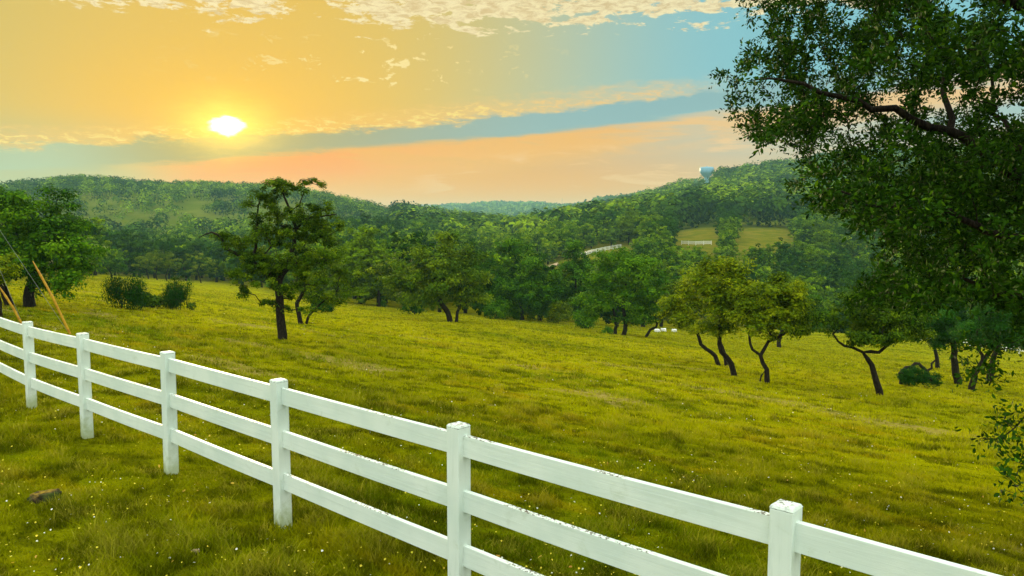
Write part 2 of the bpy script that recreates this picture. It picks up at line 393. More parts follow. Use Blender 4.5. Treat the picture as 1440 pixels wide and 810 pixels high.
class Skel:
    def __init__(s): s.p = []; s.par = []; s.r = []; s.plen = []
    def add(s, pos, par, r=None):
        s.p.append(np.array(pos, float)); s.par.append(par); s.r.append(r)
        s.plen.append(0 if par < 0 else s.plen[par] + float(np.linalg.norm(s.p[-1]-s.p[par])))
        return len(s.p)-1
    def poly(s, pts, par=-1, r0=.2, r1=.08, step=.25, wob=.03):
        """a limb through given points"""
        pts = [np.array(q_, float) for q_ in pts]
        if par >= 0: pts = [s.p[par]] + pts
        L = [0]
        for a_, b_ in zip(pts[:-1], pts[1:]): L.append(L[-1]+np.linalg.norm(b_-a_))
        n_ = max(2, int(L[-1]/step)); cur = par
        for i in range(n_+1):
            if i == 0 and par >= 0: continue
            t_ = L[-1]*i/n_
            q_ = np.array([np.interp(t_, L, [c_[k] for c_ in pts]) for k in range(3)])
            if 0 < i: q_ = q_ + R.normal(size=3)*wob
            cur = s.add(q_, cur, r0 + (r1-r0)*i/n_)
        return cur
    def grow(s, targets, step=.25, wob=.12, pen=.35, start=0):
        P_ = np.array(s.p); order = np.argsort(np.linalg.norm(targets - P_[min(start, len(P_)-1)], axis=1))
        pl = list(s.plen); ends = []
        for ti in order:
            T_ = targets[ti]; P_ = np.array(s.p[start:]); PL = np.array(s.plen[start:])
            d_ = np.linalg.norm(P_-T_, axis=1) + pen*PL*.3 + np.where(P_[:, 2] > T_[2]+.3, .4, 0)
            k = int(np.argmin(d_))+start; D = T_-s.p[k]; dist = np.linalg.norm(D)
            n_ = max(1, int(dist/step)); cur = k
            bend = R.normal(size=3)*wob*dist; bend[2] += .10*dist
            a0 = s.p[k].copy()
            for i in range(1, n_+1):
                f_ = i/n_; q_ = a0 + D*f_ + bend*math.sin(math.pi*f_) + (R.normal(size=3)*wob*.25*step if i < n_ else 0)
                cur = s.add(q_, cur)
            ends.append(cur)
        return ends
    def mesh(s, name, tip=.006, ex=2.2, sides=6, cap=None, minr=0):
        n_ = len(s.p); ch = [[] for _ in range(n_)]
        for i, q_ in enumerate(s.par):
            if q_ >= 0: ch[q_].append(i)
        acc = np.zeros(n_); rr_ = np.zeros(n_)
        for i in range(n_-1, -1, -1):
            a_ = acc[i] if acc[i] > 0 else tip**ex
            rr_[i] = a_**(1/ex)
            if s.par[i] >= 0: acc[s.par[i]] += a_
        for i in range(n_):
            if s.r[i] is not None: rr_[i] = s.r[i]
        for i in range(n_):          # a child is never thicker than its parent
            if s.par[i] >= 0: rr_[i] = min(rr_[i], rr_[s.par[i]])
        s.rad = rr_
        V_ = []; F_ = []; roots = [i for i in range(n_) if s.par[i] < 0]
        stack = [(r_, None) for r_ in roots]
        while stack:
            st, parn = stack.pop()
            chain = [st]; cur = st
            while ch[cur]:
                c_ = sorted(ch[cur], key=lambda q_: -rr_[q_])
                for o_ in c_[1:]: stack.append((o_, cur))
                cur = c_[0]; chain.append(cur)
            pts = [s.p[i] for i in chain]; rs = [rr_[i] for i in chain]
            if parn is not None: pts = [s.p[parn]] + pts; rs = [rs[0]] + rs
            if len(pts) < 2 or max(rs) < minr: continue
            sd_ = sides if rs[0] > .03 else (4 if rs[0] > .012 else 3)
            if rs[0] > .09: sd_ = max(sides, 9)
            pts = np.array(pts); tg = np.gradient(pts, axis=0); tg = unit(tg)
            u_ = np.cross(tg[0], [0.3, .2, 1.0]); u_ = u_/max(np.linalg.norm(u_), 1e-6)
            b0 = len(V_)
            for k in range(len(pts)):
                u_ = u_ - tg[k]*np.dot(u_, tg[k]); u_ = u_/max(np.linalg.norm(u_), 1e-6); w_ = np.cross(tg[k], u_)
                for j in range(sd_):
                    a_ = 2*math.pi*j/sd_
                    rj = rs[k]*(1 + (.16*math.sin(a_*3+k*.5)*1.0 if rs[k] > .05 else 0))
                    if k == len(pts)-1: rj *= .35
                    V_.append(pts[k] + (u_*math.cos(a_)+w_*math.sin(a_))*rj)
            for k in range(len(pts)-1):
                for j in range(sd_):
                    F_.append((b0+k*sd_+j, b0+k*sd_+(j+1) % sd_, b0+(k+1)*sd_+(j+1) % sd_, b0+(k+1)*sd_+j))
        return npmesh(name, np.array(V_), np.array(F_), smooth=True)

def sample_ellipsoids(els, n_, shell=.35):
    """els: (centre, radii) pairs; points spread in the outer part of their union"""
    vol = np.array([e[1][0]*e[1][1]*e[1][2] for e in els])**.75; out = []
    while len(out) < n_:
        k = R.choice(len(els), p=vol/vol.sum()); d_ = R.normal(size=3); d_ /= np.linalg.norm(d_)
        r_ = R.uniform(shell, 1)**.6; q_ = els[k][0] + d_*r_*els[k][1]
        ins = sum(np.sum(((q_-e[0])/e[1])**2) < .45 for i, e in enumerate(els) if i != k)
        if ins and R.random() < .55: continue
        out.append(q_)
    return np.array(out)

def clump_leaves(cents, rads, per, size, centre, flat=.6, up=.5, asp=.5, base_v=.5, updir=False, tone=0):
    """leaf faces on the upper outer shells of many small clumps"""
    n_ = len(cents); C = np.repeat(cents, per, 0); rd = np.repeat(rads, per)
    d_ = unit(R.normal(size=(len(C), 3))); d_[:, 2] = np.where(R.random(len(C)) < .4, np.abs(d_[:, 2]), d_[:, 2])
    r_ = rd*R.uniform(.35, 1.08, len(C))
    P_ = C + d_*r_[:, None]*np.array([1, 1, flat])
    N_ = unit(d_*.9 + unit(C-centre)*.35 + np.array([0, 0, up]) + R.normal(size=C.shape)*.36)
    s_ = size*R.uniform(.65, 1.35, len(C))
    v, f_ = leaf_quads(P_, N_, s_, s_*asp, tdir=(d_*.5+np.array([0, 0, 1.2])+R.normal(size=d_.shape)*.3) if updir else None)
    cv = np.repeat(R.uniform(-.26, .28, n_)+tone, per)
    val = np.clip(base_v + cv + R.normal(0, .17, len(C)), 0, 1)
    return v, f_, val

def lobed(els, nlobe, n_, size, shell=.5):
    """crown points gathered in billowing lobes, with a tone for each lobe"""
    L = sample_ellipsoids(els, nlobe, shell); L = np.concatenate([L, np.array([e[0] for e in els]), np.array([e[0]+np.array([0, 0, e[1][2]*.45]) for e in els]), sample_ellipsoids(els, max(3, nlobe//4), .0)])
    k = R.integers(0, len(L), n_); r = size*R.uniform(.7, 1.3, len(L))[k]
    d_ = unit(R.normal(size=(n_, 3))); d_[:, 2] = np.where(R.random(n_) < .55, np.abs(d_[:, 2]), d_[:, 2])
    P_ = L[k] + d_*(r*R.uniform(.35, 1.0, n_)**.5)[:, None]*np.array([1, 1, .62])
    return P_, R.uniform(-.22, .22, len(L))[k]
def hero_tree(name, label, cat, base_px, crown_px, stems, mat, ncl, per, leaf, clr=.38, group=None, sparse=(), depth=.8, trunk_r=.16, dY=0, tip=.008, asp=.55, bv=.5, flat=.65, name_leaf='crown'):
    b = hit(*base_px)
    if dY: b = Vector((b.x*(b.y+dY)/b.y, b.y+dY, 0)); b.z = gz(b.x, b.y)
    Y0 = b.y; s_ = Y0/F
    root = empty(name, b, label, cat, group)
    bb = np.array(b)
    els = []
    for i, (cx, cy, rx, ry) in enumerate(crown_px):
        c_ = np.array(at(cx, cy, Y0 + R.uniform(-.35, .35)*rx*s_)) - bb
        els.append((c_, np.array([rx*s_*1.15, rx*s_*depth, ry*s_*1.15])))
    sk = Skel()
    allp = []
    for i, st in enumerate(stems):
        pts = [np.array(at(x_, y_, Y0)) - bb for x_, y_ in st['p']]
        off = st.get('y', 0.0)
        for k, q_ in enumerate(pts): q_[1] += off*k/max(1, len(pts)-1)
        if st.get('on') is None:
            pts[0][2] -= .12
            e_ = sk.poly(pts, -1, st.get('r0', trunk_r)*.85, st.get('r1', trunk_r*.5)*.75, step=.3, wob=.02)
        else:
            P_ = np.array(sk.p); k = int(np.argmin(np.linalg.norm(P_-pts[0], axis=1)))
            e_ = sk.poly(pts[1:], k, min(st.get('r0', .1), sk.r[k]*.9), st.get('r1', .04), step=.28, wob=.035)
    st0 = max(0, int(len(sk.p)*.12))
    # no limbs from the lower trunk
    zmin = min(e[0][2]-e[1][2] for e in els)
    mr = np.mean([min(e[1][0], e[1][2]) for e in els])
    tg, tone = lobed(els, int(10+9*len(els)), int(ncl*1.65), mr*.40)
    ends = sk.grow(tg, step=.3, wob=.10, start=st0)
    tm = sk.mesh('trunk', tip=tip)
    link_mesh('trunk', tm, m_bark, root)
    cen = np.mean([e[0] for e in els], 0)
    ex = tg
    rads = R.uniform(.65, 1.25, len(ex))*clr
    v, f_, val = clump_leaves(ex, rads*.85, per, leaf, cen, flat=flat, asp=asp, base_v=bv, tone=tone)
    cm = npmesh('crown', v, f_, attr=val)
    link_mesh(name_leaf, cm, mat, root)
    return root

# ------------------------------------------------------------------ white rail fence
def painted_wood(name, sc):
    m, n = newmat(name)
    g = n.node('ShaderNodeNewGeometry'); p = g.outputs['Position']; ob = n.node('ShaderNodeTexCoord').outputs['Object']
    oi = n.node('ShaderNodeObjectInfo')
    mp = n.node('ShaderNodeMapping'); n.l.new(ob, mp.inputs[0]); mp.inputs['Scale'].default_value = sc
    off = n.vec(n.m('MULTIPLY', oi.outputs['Random'], 31.0), 0.0, 0.0)
    n.l.new(off, mp.inputs['Location'])
    grain = n.noise(mp.outputs[0], 1.0, 7, .68, .6)
    f1 = n.noise(p, 5.0, 6, .7, .4); f2 = n.noise(p, 42, 5, .7); f3 = n.noise(p, 2.2, 3, .5)
    c = n.mix(n.ss(f3, .35, .65), (.60, .70, .635, 1), (.69, .77, .70, 1))
    c = n.mix(n.m('MULTIPLY', n.ss(grain, .50, .72), .42), c, (.47, .56, .49, 1))
    c = n.mix(n.m('MULTIPLY', n.ss(f1, .56, .74), .35), c, (.42, .50, .36, 1))
    sz = n.node('ShaderNodeSeparateXYZ'); n.l.new(p, sz.inputs[0]); nz = n.node('ShaderNodeSeparateXYZ'); n.l.new(g.outputs['Normal'], nz.inputs[0])
    low = n.ss(n.m('ADD', sz.outputs[2], n.m('MULTIPLY', n.m('SUBTRACT', f1, .5), .7)), .34, .0)
    c = n.mix(n.m('MULTIPLY', low, .75), c, (.26, .32, .10, 1))
    crack = n.m('MULTIPLY', n.ss(grain, .70, .735), n.ss(f3, .45, .58))
    c = n.mix(n.m('MULTIPLY', crack, .7), c, (.10, .09, .06, 1))
    spk = n.m('MULTIPLY', n.ss(f2, .69, .72), n.ss(f1, .48, .58)); c = n.mix(n.m('MULTIPLY', spk, .6), c, (.12, .11, .07, 1))
    chip = n.m('MULTIPLY', n.ss(nz.outputs[2], .3, .7), n.m('MULTIPLY', n.ss(f2, .50, .56), n.ss(n.noise(p, 1.3, 2, .5), .50, .58)))
    c = n.mix(chip, c, (.09, .07, .05, 1))
    finish(n, princ(n, c, .55, .25, bump(n, n.m('ADD', grain, n.m('MULTIPLY', f2, .25)), .6, .004))); return m
m_rail = painted_wood('white_rail_paint', (1.1, 30.0, 34.0)); m_post = painted_wood('white_post_paint', (30.0, 30.0, 1.6))
def boxmesh(name, sx_, sy_, z0, z1, bev=.006, top_in=0, seg=2, zsub=1):
    bm = bmesh.new(); bmesh.ops.create_cube(bm, size=1)
    for v in bm.verts: v.co = Vector((v.co.x*sx_, v.co.y*sy_, z0 if v.co.z < 0 else z1))
    if bev: bmesh.ops.bevel(bm, geom=list(bm.edges), offset=bev, segments=seg, affect='EDGES', profile=.6)
    me = bpy.data.meshes.new(name); bm.to_mesh(me); bm.free()
    return me
fd = Vector((-.735, .678, 0)); fang = math.atan2(fd.y, fd.x)
meas = {0: 34.5, 1: 112.0, 2: 230.5, 3: 389.5, 4: 643.5, 5: 1113.0}
tops = {0: 448, 1: 464, 2: 490, 3: 529, 4: 591, 5: 704}
posts = []
for i in range(-4, 8):
    if i > 6: break
    Yp = 1.654*(7.35-i); px = meas.get(i, -461+3700/(7.35-i)); X_ = (px-720)/F*Yp
    z_ = at(px, tops[i]+4 if i in tops else 329+890/(7.35-i), Yp).z
    posts.append((X_, Yp, z_))
fence = empty('rail_fence', (posts[7][0], posts[7][1], 0), 'white painted three rail board fence running across the near grass from left to lower right', 'fence')
fo = fence.location
POSTH = 1.5
for (X_, Y_, zt) in posts:
    g0 = gz(X_, Y_)
    me = boxmesh('post', .125, .125, -.25, zt-.022-g0, .007)
    o = link_mesh('post', me, m_post, fence); o.location = (X_-fo.x, Y_-fo.y, g0-fo.z); o.rotation_euler = (rad(random.uniform(-.4, .4)), rad(random.uniform(-.4, .4)), fang+rad(random.uniform(-1.5, 1.5)))
    bm = bmesh.new(); bmesh.ops.create_cube(bm, size=1)
    for v in bm.verts:
        k = .131 if v.co.z < 0 else .112
        v.co = Vector((v.co.x*k, v.co.y*k, 0.0 if v.co.z < 0 else .018))
    bmesh.ops.bevel(bm, geom=list(bm.edges), offset=.003, segments=2, affect='EDGES')
    cm = bpy.data.meshes.new('post_cap'); bm.to_mesh(cm); bm.free()
    c_ = link_mesh('post_cap', cm, m_post, o); c_.location = (0, 0, zt-.0205-g0)
for a_, b_ in zip(posts[:-1], posts[1:]):
    A_ = Vector(a_); B_ = Vector(b_); D = B_-A_; L_ = D.length
    for dz in (.075, .485, .895):
        bm = bmesh.new()
        n_ = 12; rings = []
        sag = random.uniform(.002, .008)
        for k in range(n_+1):
            f_ = .022 + (1-.044)*k/n_; x_ = L_*f_; zz = -dz - sag*math.sin(math.pi*f_)
            rings.append([bm.verts.new((x_, y2, zz+z2)) for y2, z2 in ((-.02, -.155), (-.02, -.003), (-.017, 0), (.017, 0), (.02, -.003), (.02, -.155))])
        for r0, r1 in zip(rings[:-1], rings[1:]):
            for k in range(6): bm.faces.new((r0[k], r0[(k+1) % 6], r1[(k+1) % 6], r1[k]))
        bm.faces.new(rings[0][::-1]); bm.faces.new(rings[-1]); bmesh.ops.recalc_face_normals(bm, faces=bm.faces)
        me = bpy.data.meshes.new('rail'); bm.to_mesh(me); bm.free()
        o = link_mesh('rail', me, m_rail, fence); o.location = A_ - fo
        o.rotation_euler = (0, -math.asin(D.z/L_), math.atan2(D.y, D.x))

# ------------------------------------------------------------------ near oak whose branches fill the right of the picture
def in_poly(px, py, poly):
    ins = np.zeros(len(px), bool); m_ = len(poly)
    for i in range(m_):
        x1, y1 = poly[i]; x2, y2 = poly[(i+1) % m_]
        c_ = ((y1 > py) != (y2 > py)) & (px < (x2-x1)*(py-y1)/((y2-y1)+1e-9)+x1)
        ins ^= c_
    return ins
def proj(P_):
    P_ = np.atleast_2d(P_); Xr = P_[:, 0]; Yr = P_[:, 1]; Zr = P_[:, 2]-CZ
    dep = Yr*CP - Zr*SP; up = Yr*SP + Zr*CP
    return 720+F*Xr/dep, 405-F*up/dep
def oak_near():
    bx, by = 6.4, 6.6; bz = gz(bx, by); b = Vector((bx, by, bz))
    root = empty('live_oak', b, 'big dark leafy oak with glossy leaves reaching in from the right edge', 'tree')
    bb = np.array(b); c0 = np.array([5.8, 6.7, CZ+1.3]); rd = np.array([4.4, 3.2, 3.6])
    poly = [(1030,-60),(1022,20),(1050,60),(1020,95),(988,110),(990,142),(1035,165),(1050,205),(1090,212),(1130,235),(1105,262),(1130,290),
            (1190,312),(1212,345),(1232,380),(1212,405),(1185,420),(1200,432),(1240,430),(1290,435),(1340,420),(1400,435),(1440,460),
            (1800,520),(1800,-60)]
    c_ = []
    while len(c_) < 3300:
        q_ = R.uniform(-1, 1, (4000, 3)); q_ = q_[np.sum(q_*q_, 1) < 1]; q_ = q_*rd + c0
        px, py = proj(q_); ok = in_poly(px, py, poly) | (py < -50) | (px > 1700)
        dens = np.ones(len(q_))
        off = (py < -120) | (px > 1560); dens *= .85; dens[off] = .12                     # the part out of view is thinner
        for hx, hy, hr in ((1318,150,24),(1400,140,26),(1235,140,16),(1360,10,14),(1150,85,14),(1440,35,14),(1275,215,12),(1180,30,12),(1225,345,12)):
            dens *= 1-.93*np.exp(-((px-hx)**2+(py-hy)**2)/(2.1*hr)**2)
        dens *= np.where(fbm(q_[:, 0]*1.1, q_[:, 2]*1.1+q_[:, 1]*.7, 4) > .46, 1, .16)
        ok &= R.random(len(q_)) < dens
        c_ += list(q_[ok])
    tg = np.array(c_[:3300])
    # loose low sprays at the right edge
    lowpts = []
    for (x0, y0, x1, y1, Yd, k) in ((1440,560,1360,640,5.2,5),(1470,650,1405,668,4.8,5),(1450,600,1385,615,5.0,5),(1440,500,1330,540,5.6,6),(1440,545,1320,505,5.9,5),(1460,690,1415,690,4.7,5),(1440,480,1290,490,6.4,5)):
        for j in range(k):
            f_ = R.random(); q_ = at(x0+(x1-x0)*f_+R.normal()*5, y0+(y1-y0)*f_+R.normal()*8, Yd+R.normal()*.12); lowpts.append(np.array(q_))
    low = np.array(lowpts) - bb
    sk = Skel()
    e0 = sk.poly([(0, 0, -.2), (-.05, .02, .8), (-.2, .05, 1.7)], -1, .30, .22)
    P3 = lambda px, py, Y_: np.array(at(px, py, Y_)) - bb
    limbs = [[P3(1560,330,6.5), P3(1440,250,6.4), P3(1340,190,6.3), P3(1240,150,6.2), P3(1130,120,6.1), P3(1050,110,6.0)],
             [P3(1520,380,6.2), P3(1420,330,5.9), P3(1330,300,5.7), P3(1240,290,5.6), P3(1170,260,5.5)],
             [P3(1600,200,6.8), P3(1500,60,6.9), P3(1400,-20,7.0), P3(1250,-60,6.8), P3(1120,-20,6.6)],
             [P3(1560,430,6.6), P3(1450,420,6.7), P3(1350,400,6.8), P3(1260,420,6.7)],
             [P3(1400,260,7.2), P3(1395,150,7.5), P3(1385,40,7.6)],
             [P3(1330,195,6.3), P3(1325,120,6.5), P3(1300,20,6.6)],
             [P3(1560,480,6.0), P3(1500,520,5.5), P3(1460,560,5.2), P3(1405,620,5.05)]]
    for i, L_ in enumerate(limbs):
        P_ = np.array(sk.p); k = int(np.argmin(np.linalg.norm(P_-L_[0], axis=1))) if i in (4, 5) else (e0 if i < 4 or i == 6 else 0)
        sk.poly(L_ if i not in (4, 5) else L_[1:], k, (.10, .075, .11, .06, .04, .032, .03)[i], (.006, .006, .01, .006, .006, .006, .004)[i], step=.16, wob=.028)
    sk.grow(np.concatenate([tg - bb, low]), step=.075, wob=.14, start=8, pen=.25)
    tm = sk.mesh('trunk', tip=.0018, ex=2.5, sides=6)
    link_mesh('trunk', tm, m_bark, root)
    # leaves along thin twigs, several side shoots for each
    Pn = np.array(sk.p); par = np.array(sk.par); rad_ = sk.rad
    thin = np.where((par >= 0) & (rad_ < .0085))[0]
    a_ = Pn[par[thin]]; b2 = Pn[thin]; dr = unit(b2-a_)
    per = 6
    tips = np.repeat(np.arange(len(thin)), per)
    base_ = a_[tips] + (b2-a_)[tips]*R.random((len(tips), 1))
    side = unit(R.normal(size=(len(tips), 3)) + dr[tips]*.7 + np.array([0, 0, .25]))
    ln = R.uniform(.06, .17, len(tips))
    K = 6
    t_ = np.tile((np.arange(K)+.8)/K, len(tips)); sidx = np.repeat(np.arange(len(tips)), K)
    axis = side[sidx]
    C = base_[sidx] + axis*(ln[sidx]*t_)[:, None]
    out = unit(np.cross(axis, R.normal(size=axis.shape)))
    ld = unit(axis*.75 + out*.9)
    Ls = R.uniform(.030, .056, len(C)); C = C + ld*Ls[:, None]*.5
    Nn = unit(np.cross(ld, np.cross(out, ld)) + R.normal(size=C.shape)*.35 + np.array([0, 0, .25]))
    Nn = unit(Nn - ld*np.sum(Nn*ld, 1, keepdims=True))
    _, pyl = proj(C + bb); kp = (pyl < 470) | (R.random(len(C)) < .38); C, Nn, ld, Ls = C[kp], Nn[kp], ld[kp], Ls[kp]
    # folded leaf: two quads either side of the midrib
    T = ld; B = np.cross(Nn, T); L1 = Ls[:, None]; W1 = L1*R.uniform(.34, .5, (len(C), 1))
    fold = Nn*W1*.22
    v = np.stack([C-T*L1/2, C+T*L1/2, C+B*W1/2+T*L1*.12+fold, C+B*W1*.4-T*L1*.2+fold, C-B*W1/2+T*L1*.12+fold, C-B*W1*.4-T*L1*.2+fold], 1).reshape(-1, 3)
    i0 = np.arange(len(C))*6
    f_ = np.concatenate([np.stack([i0, i0+3, i0+2, i0+1], 1), np.stack([i0+1, i0+4, i0+5, i0], 1)])
    val = np.clip(.42+R.normal(0, .2, len(C)), 0, 1); val = np.concatenate([val, val])
    print('near oak leaves', len(C), 'nodes', len(sk.p))
    # bare shoots
    sv = []; sf = []
    link_mesh('crown', npmesh('crown', v, f_, attr=val), m_oak_near, root)
oak_near()

# ------------------------------------------------------------------ trees standing in the field
T = 'tree'
hero_tree('live_oak', 'tall twisted dark oak with open crown and bare left limb, alone in the left field', T, (397,477),
    [(395,268,34,12),(420,266,28,11),(362,280,26,15),(443,303,34,15),(335,352,30,20),(318,338,18,10),(392,345,38,34),(425,352,34,34),(385,405,42,30),(425,405,34,38),(350,385,32,22),(455,372,28,32),(455,330,24,24),(362,320,24,18),(385,305,24,16),(425,300,24,16),(375,350,34,28)],
    [dict(p=[(397,477),(393,443),(392,403),(396,385)], r0=.21, r1=.15), dict(on=1, p=[(392,400),(373,377),(350,367),(326,352),(312,328),(299,326),(284,334)], r0=.11, r1=.02, y=-.4),
     dict(on=1, p=[(394,390),(407,375),(413,340),(417,320),(403,290),(398,268)], r0=.12, r1=.03), dict(on=1, p=[(417,320),(430,308),(447,304),(470,303)], r0=.06, r1=.02, y=.4),
     dict(on=1, p=[(350,367),(358,350),(357,317),(362,285),(366,270)], r0=.06, r1=.02, y=.4)], m_oak, 330, 75, .085, clr=.27, trunk_r=.2, tip=.011, bv=.42)
hero_tree('live_oak', 'smaller oak with leaning second stem just behind and right of the tall twisted oak', T, (424,456),
    [(450,392,40,38),(478,385,26,34),(430,375,30,30),(470,412,26,18)],
    [dict(p=[(424,456),(419,440),(418,425),(430,405)], r0=.17, r1=.1), dict(p=[(430,458),(434,442),(447,430),(460,420)], r0=.1, r1=.05)], m_oak, 120, 60, .11, clr=.42, bv=.5)
hero_tree('oak_tree', 'large spreading green tree standing at the left edge behind the yellow guards', T, (42,432),
    [(28,302,44,32),(-25,330,50,60),(66,318,44,42),(96,345,40,40),(70,375,50,34),(115,365,22,26),(15,370,50,30),(110,392,26,12)],
    [dict(p=[(42,432),(40,412),(48,385),(60,350)], r0=.3, r1=.14), dict(p=[(14,430),(8,412),(0,390),(-10,350)], r0=.22, r1=.12)], m_green, 260, 75, .15, clr=.62, trunk_r=.3, bv=.46)
hero_tree('oak_tree', 'pale olive small tree cut by the left edge, below the large spreading tree', T, (2,446),
    [(4,383,22,24),(-18,392,24,26)], [dict(p=[(2,446),(0,425),(-4,400)], r0=.09, r1=.05)], m_olive, 60, 60, .09, clr=.3, bv=.55)
# small trees on the far left of the field
for (bx_, by_, cr, lab) in (
    ((158), 391, [(150,374,12,8),(166,372,13,9)], 'small low tree left of the others on the far left grass'),
    ((209), 392, [(205,370,13,9),(196,374,8,6)], 'small slanting tree in the far left field, left one of the close three'),
    ((221), 394, [(222,364,15,10)], 'small spreading tree in the far left field, middle of the close three'),
    ((235), 395, [(240,367,14,10)], 'small spreading tree in the far left field, right one of the close three'),
    ((283), 398, [(276,372,15,15),(290,376,12,12)], 'taller small tree at the wood edge left of the twisted oak')):
    hero_tree('oak_tree', lab, T, (bx_, by_), cr, [dict(p=[(bx_, by_), (bx_-2, by_-7), (cr[0][0], cr[0][1]+2)], r0=.16, r1=.08)], m_olive if bx_ != 158 else m_green, 36, 45, .3, clr=.8, group='small trees in the far left field', bv=.42)
# field edge, centre
hero_tree('oak_tree', 'broad olive-topped oak with dark forked trunk at the middle edge of the field', T, (633,453),
    [(590,385,42,30),(625,368,36,30),(650,385,26,34),(612,405,46,26),(660,410,22,22)],
    [dict(p=[(633,453),(630,440),(620,425),(612,400)], r0=.3, r1=.16), dict(p=[(641,453),(643,443),(648,420)], r0=.18, r1=.1)], m_oak, 210, 70, .22, clr=.85, bv=.62)
hero_tree('oak_tree', 'olive green oak half hidden behind the broad forked oak, left side', T, (560,440),
    [(560,398,28,30),(545,385,18,20)], [dict(p=[(590,446),(585,430),(570,410)], r0=.25, r1=.12)], m_olive, 70, 70, .24, clr=.9, bv=.35, dY=6)
hero_tree('oak_tree', 'dense dark green tree right of the broad forked oak at the field edge', T, (735,452),
    [(722,372,38,30),(752,392,38,34),(705,400,30,30),(740,420,40,22)], [dict(p=[(735,452),(733,430),(728,400)], r0=.3, r1=.16)], m_green, 190, 70, .25, clr=1.0, bv=.38, dY=4)
hero_tree('oak_tree', 'upright rounded dark tree right of the dense tree, near the far white rails', T, (812,456),
    [(808,362,25,22),(812,392,28,26),(800,420,26,24)], [dict(p=[(812,456),(812,430),(809,390)], r0=.28, r1=.15)], m_green, 120, 70, .26, clr=1.0, bv=.35, dY=8)
hero_tree('oak_tree', 'tall green oak with two pale grey stems in the middle right field edge', T, (871,471),
    [(878,378,36,26),(850,405,28,30),(900,400,30,30),(868,430,44,26),(835,435,22,22),(912,432,20,22)],
    [dict(p=[(865,471),(866,458),(862,430)], r0=.2, r1=.12), dict(p=[(877,472),(880,455),(876,430),(880,400)], r0=.24, r1=.12)], m_green, 220, 72, .22, clr=.85, bv=.58)
hero_tree('oak_tree', 'small tree with strongly leaning bare trunk beside the two-stemmed oak', T, (907,474),
    [(935,428,22,20),(918,425,18,16),(950,415,18,18)],
    [dict(p=[(907,474),(915,463),(924,459),(922,446),(930,430)], r0=.16, r1=.09)], m_oak, 70, 60, .2, clr=.7, bv=.45)
hero_tree('live_oak', 'yellow-olive oak with outward leaning trunk, left of the right-hand pair', T, (1012,514),
    [(968,425,32,28),(985,398,34,24),(955,440,20,18),(1000,440,26,22),(970,456,30,16)],
    [dict(p=[(1012,514),(1004,497),(986,487),(983,475),(975,450)], r0=.13, r1=.07), dict(p=[(1022,514),(1020,500),(1012,480),(1005,450)], r0=.12, r1=.06)], m_olive, 150, 66, .115, clr=.46, bv=.62)
hero_tree('live_oak', 'yellow-olive oak with curved dark trunk standing just right of its leaning neighbour', T, (1034,529),
    [(1010,395,34,26),(1028,415,30,28),(1005,440,26,26),(1042,440,20,22),(1020,378,26,14),(1018,462,28,14)],
    [dict(p=[(1034,529),(1027,508),(1013,492),(1010,470),(1015,440)], r0=.14, r1=.07)], m_olive, 150, 66, .115, clr=.44, bv=.5)
hero_tree('live_oak', 'rounded olive oak with forked y-shaped trunk in the right field', T, (1079,539),
    [(1085,415,38,22),(1068,440,32,26),(1108,436,30,26),(1090,455,44,20),(1130,450,16,16)],
    [dict(p=[(1079,539),(1078,518),(1068,503),(1074,492),(1082,480)], r0=.12, r1=.07), dict(on=1, p=[(1068,503),(1058,492),(1052,470)], r0=.06, r1=.04), dict(p=[(1068,536),(1070,526),(1077,518)], r0=.04, r1=.03)], m_olive, 190, 66, .11, clr=.42, bv=.5)
hero_tree('live_oak', 'flat-topped oak on a single leaning dark trunk, right of the rounded olive oak', T, (1239,557),
    [(1212,446,46,24),(1172,458,30,20),(1250,450,36,24),(1225,470,50,12),(1228,425,36,18),(1285,462,22,18)],
    [dict(p=[(1239,557),(1232,535),(1226,510),(1213,495)], r0=.15, r1=.1), dict(on=1, p=[(1213,495),(1196,488),(1180,486),(1170,470)], r0=.06, r1=.03), dict(on=1, p=[(1213,495),(1236,494),(1250,483),(1262,470)], r0=.08, r1=.04)], m_oak, 200, 62, .10, clr=.38, bv=.42)
hero_tree('oak_tree', 'green tree on a short dark trunk behind the gap between olive oak and leaning oak', T, (1095,489),
    [(1125,440,36,26),(1150,455,26,18),(1100,450,24,22)], [dict(p=[(1095,489),(1096,475),(1105,455)], r0=.28, r1=.16)], m_green, 110, 66, .2, clr=.7, bv=.4)
hero_tree('oak_tree', 'thin small trunked tree behind the fallen limb in the right field', T, (1319,519),
    [(1305,458,34,26),(1290,440,26,22)], [dict(p=[(1319,519),(1317,500),(1310,475)], r0=.18, r1=.1)], m_oak, 90, 62, .16, clr=.55, bv=.35)
hero_tree('live_oak', 'upright thick trunked dark oak, left of the three trunks at far right', T, (1348,540),
    [(1338,452,40,30),(1318,470,30,18),(1355,470,36,20)], [dict(p=[(1348,540),(1343,518),(1342,495),(1338,470)], r0=.24, r1=.16)], m_dark, 150, 62, .12, clr=.46, bv=.5)
hero_tree('live_oak', 'dark oak with trunk leaning right, middle of the three trunks at far right', T, (1366,549),
    [(1385,455,40,28),(1400,478,34,14)], [dict(p=[(1366,549),(1370,528),(1380,510),(1392,494),(1400,475)], r0=.17, r1=.1), dict(on=1, p=[(1378,512),(1376,490),(1372,465)], r0=.08, r1=.04)], m_dark, 130, 62, .11, clr=.42, bv=.55)
hero_tree('live_oak', 'flared trunk oak furthest right of the three trunks at far right', T, (1390,537),
    [(1425,448,46,34),(1460,460,40,34),(1405,470,30,16)], [dict(p=[(1390,537),(1394,520),(1398,500),(1410,470)], r0=.22, r1=.12)], m_dark, 150, 62, .13, clr=.5, bv=.45)

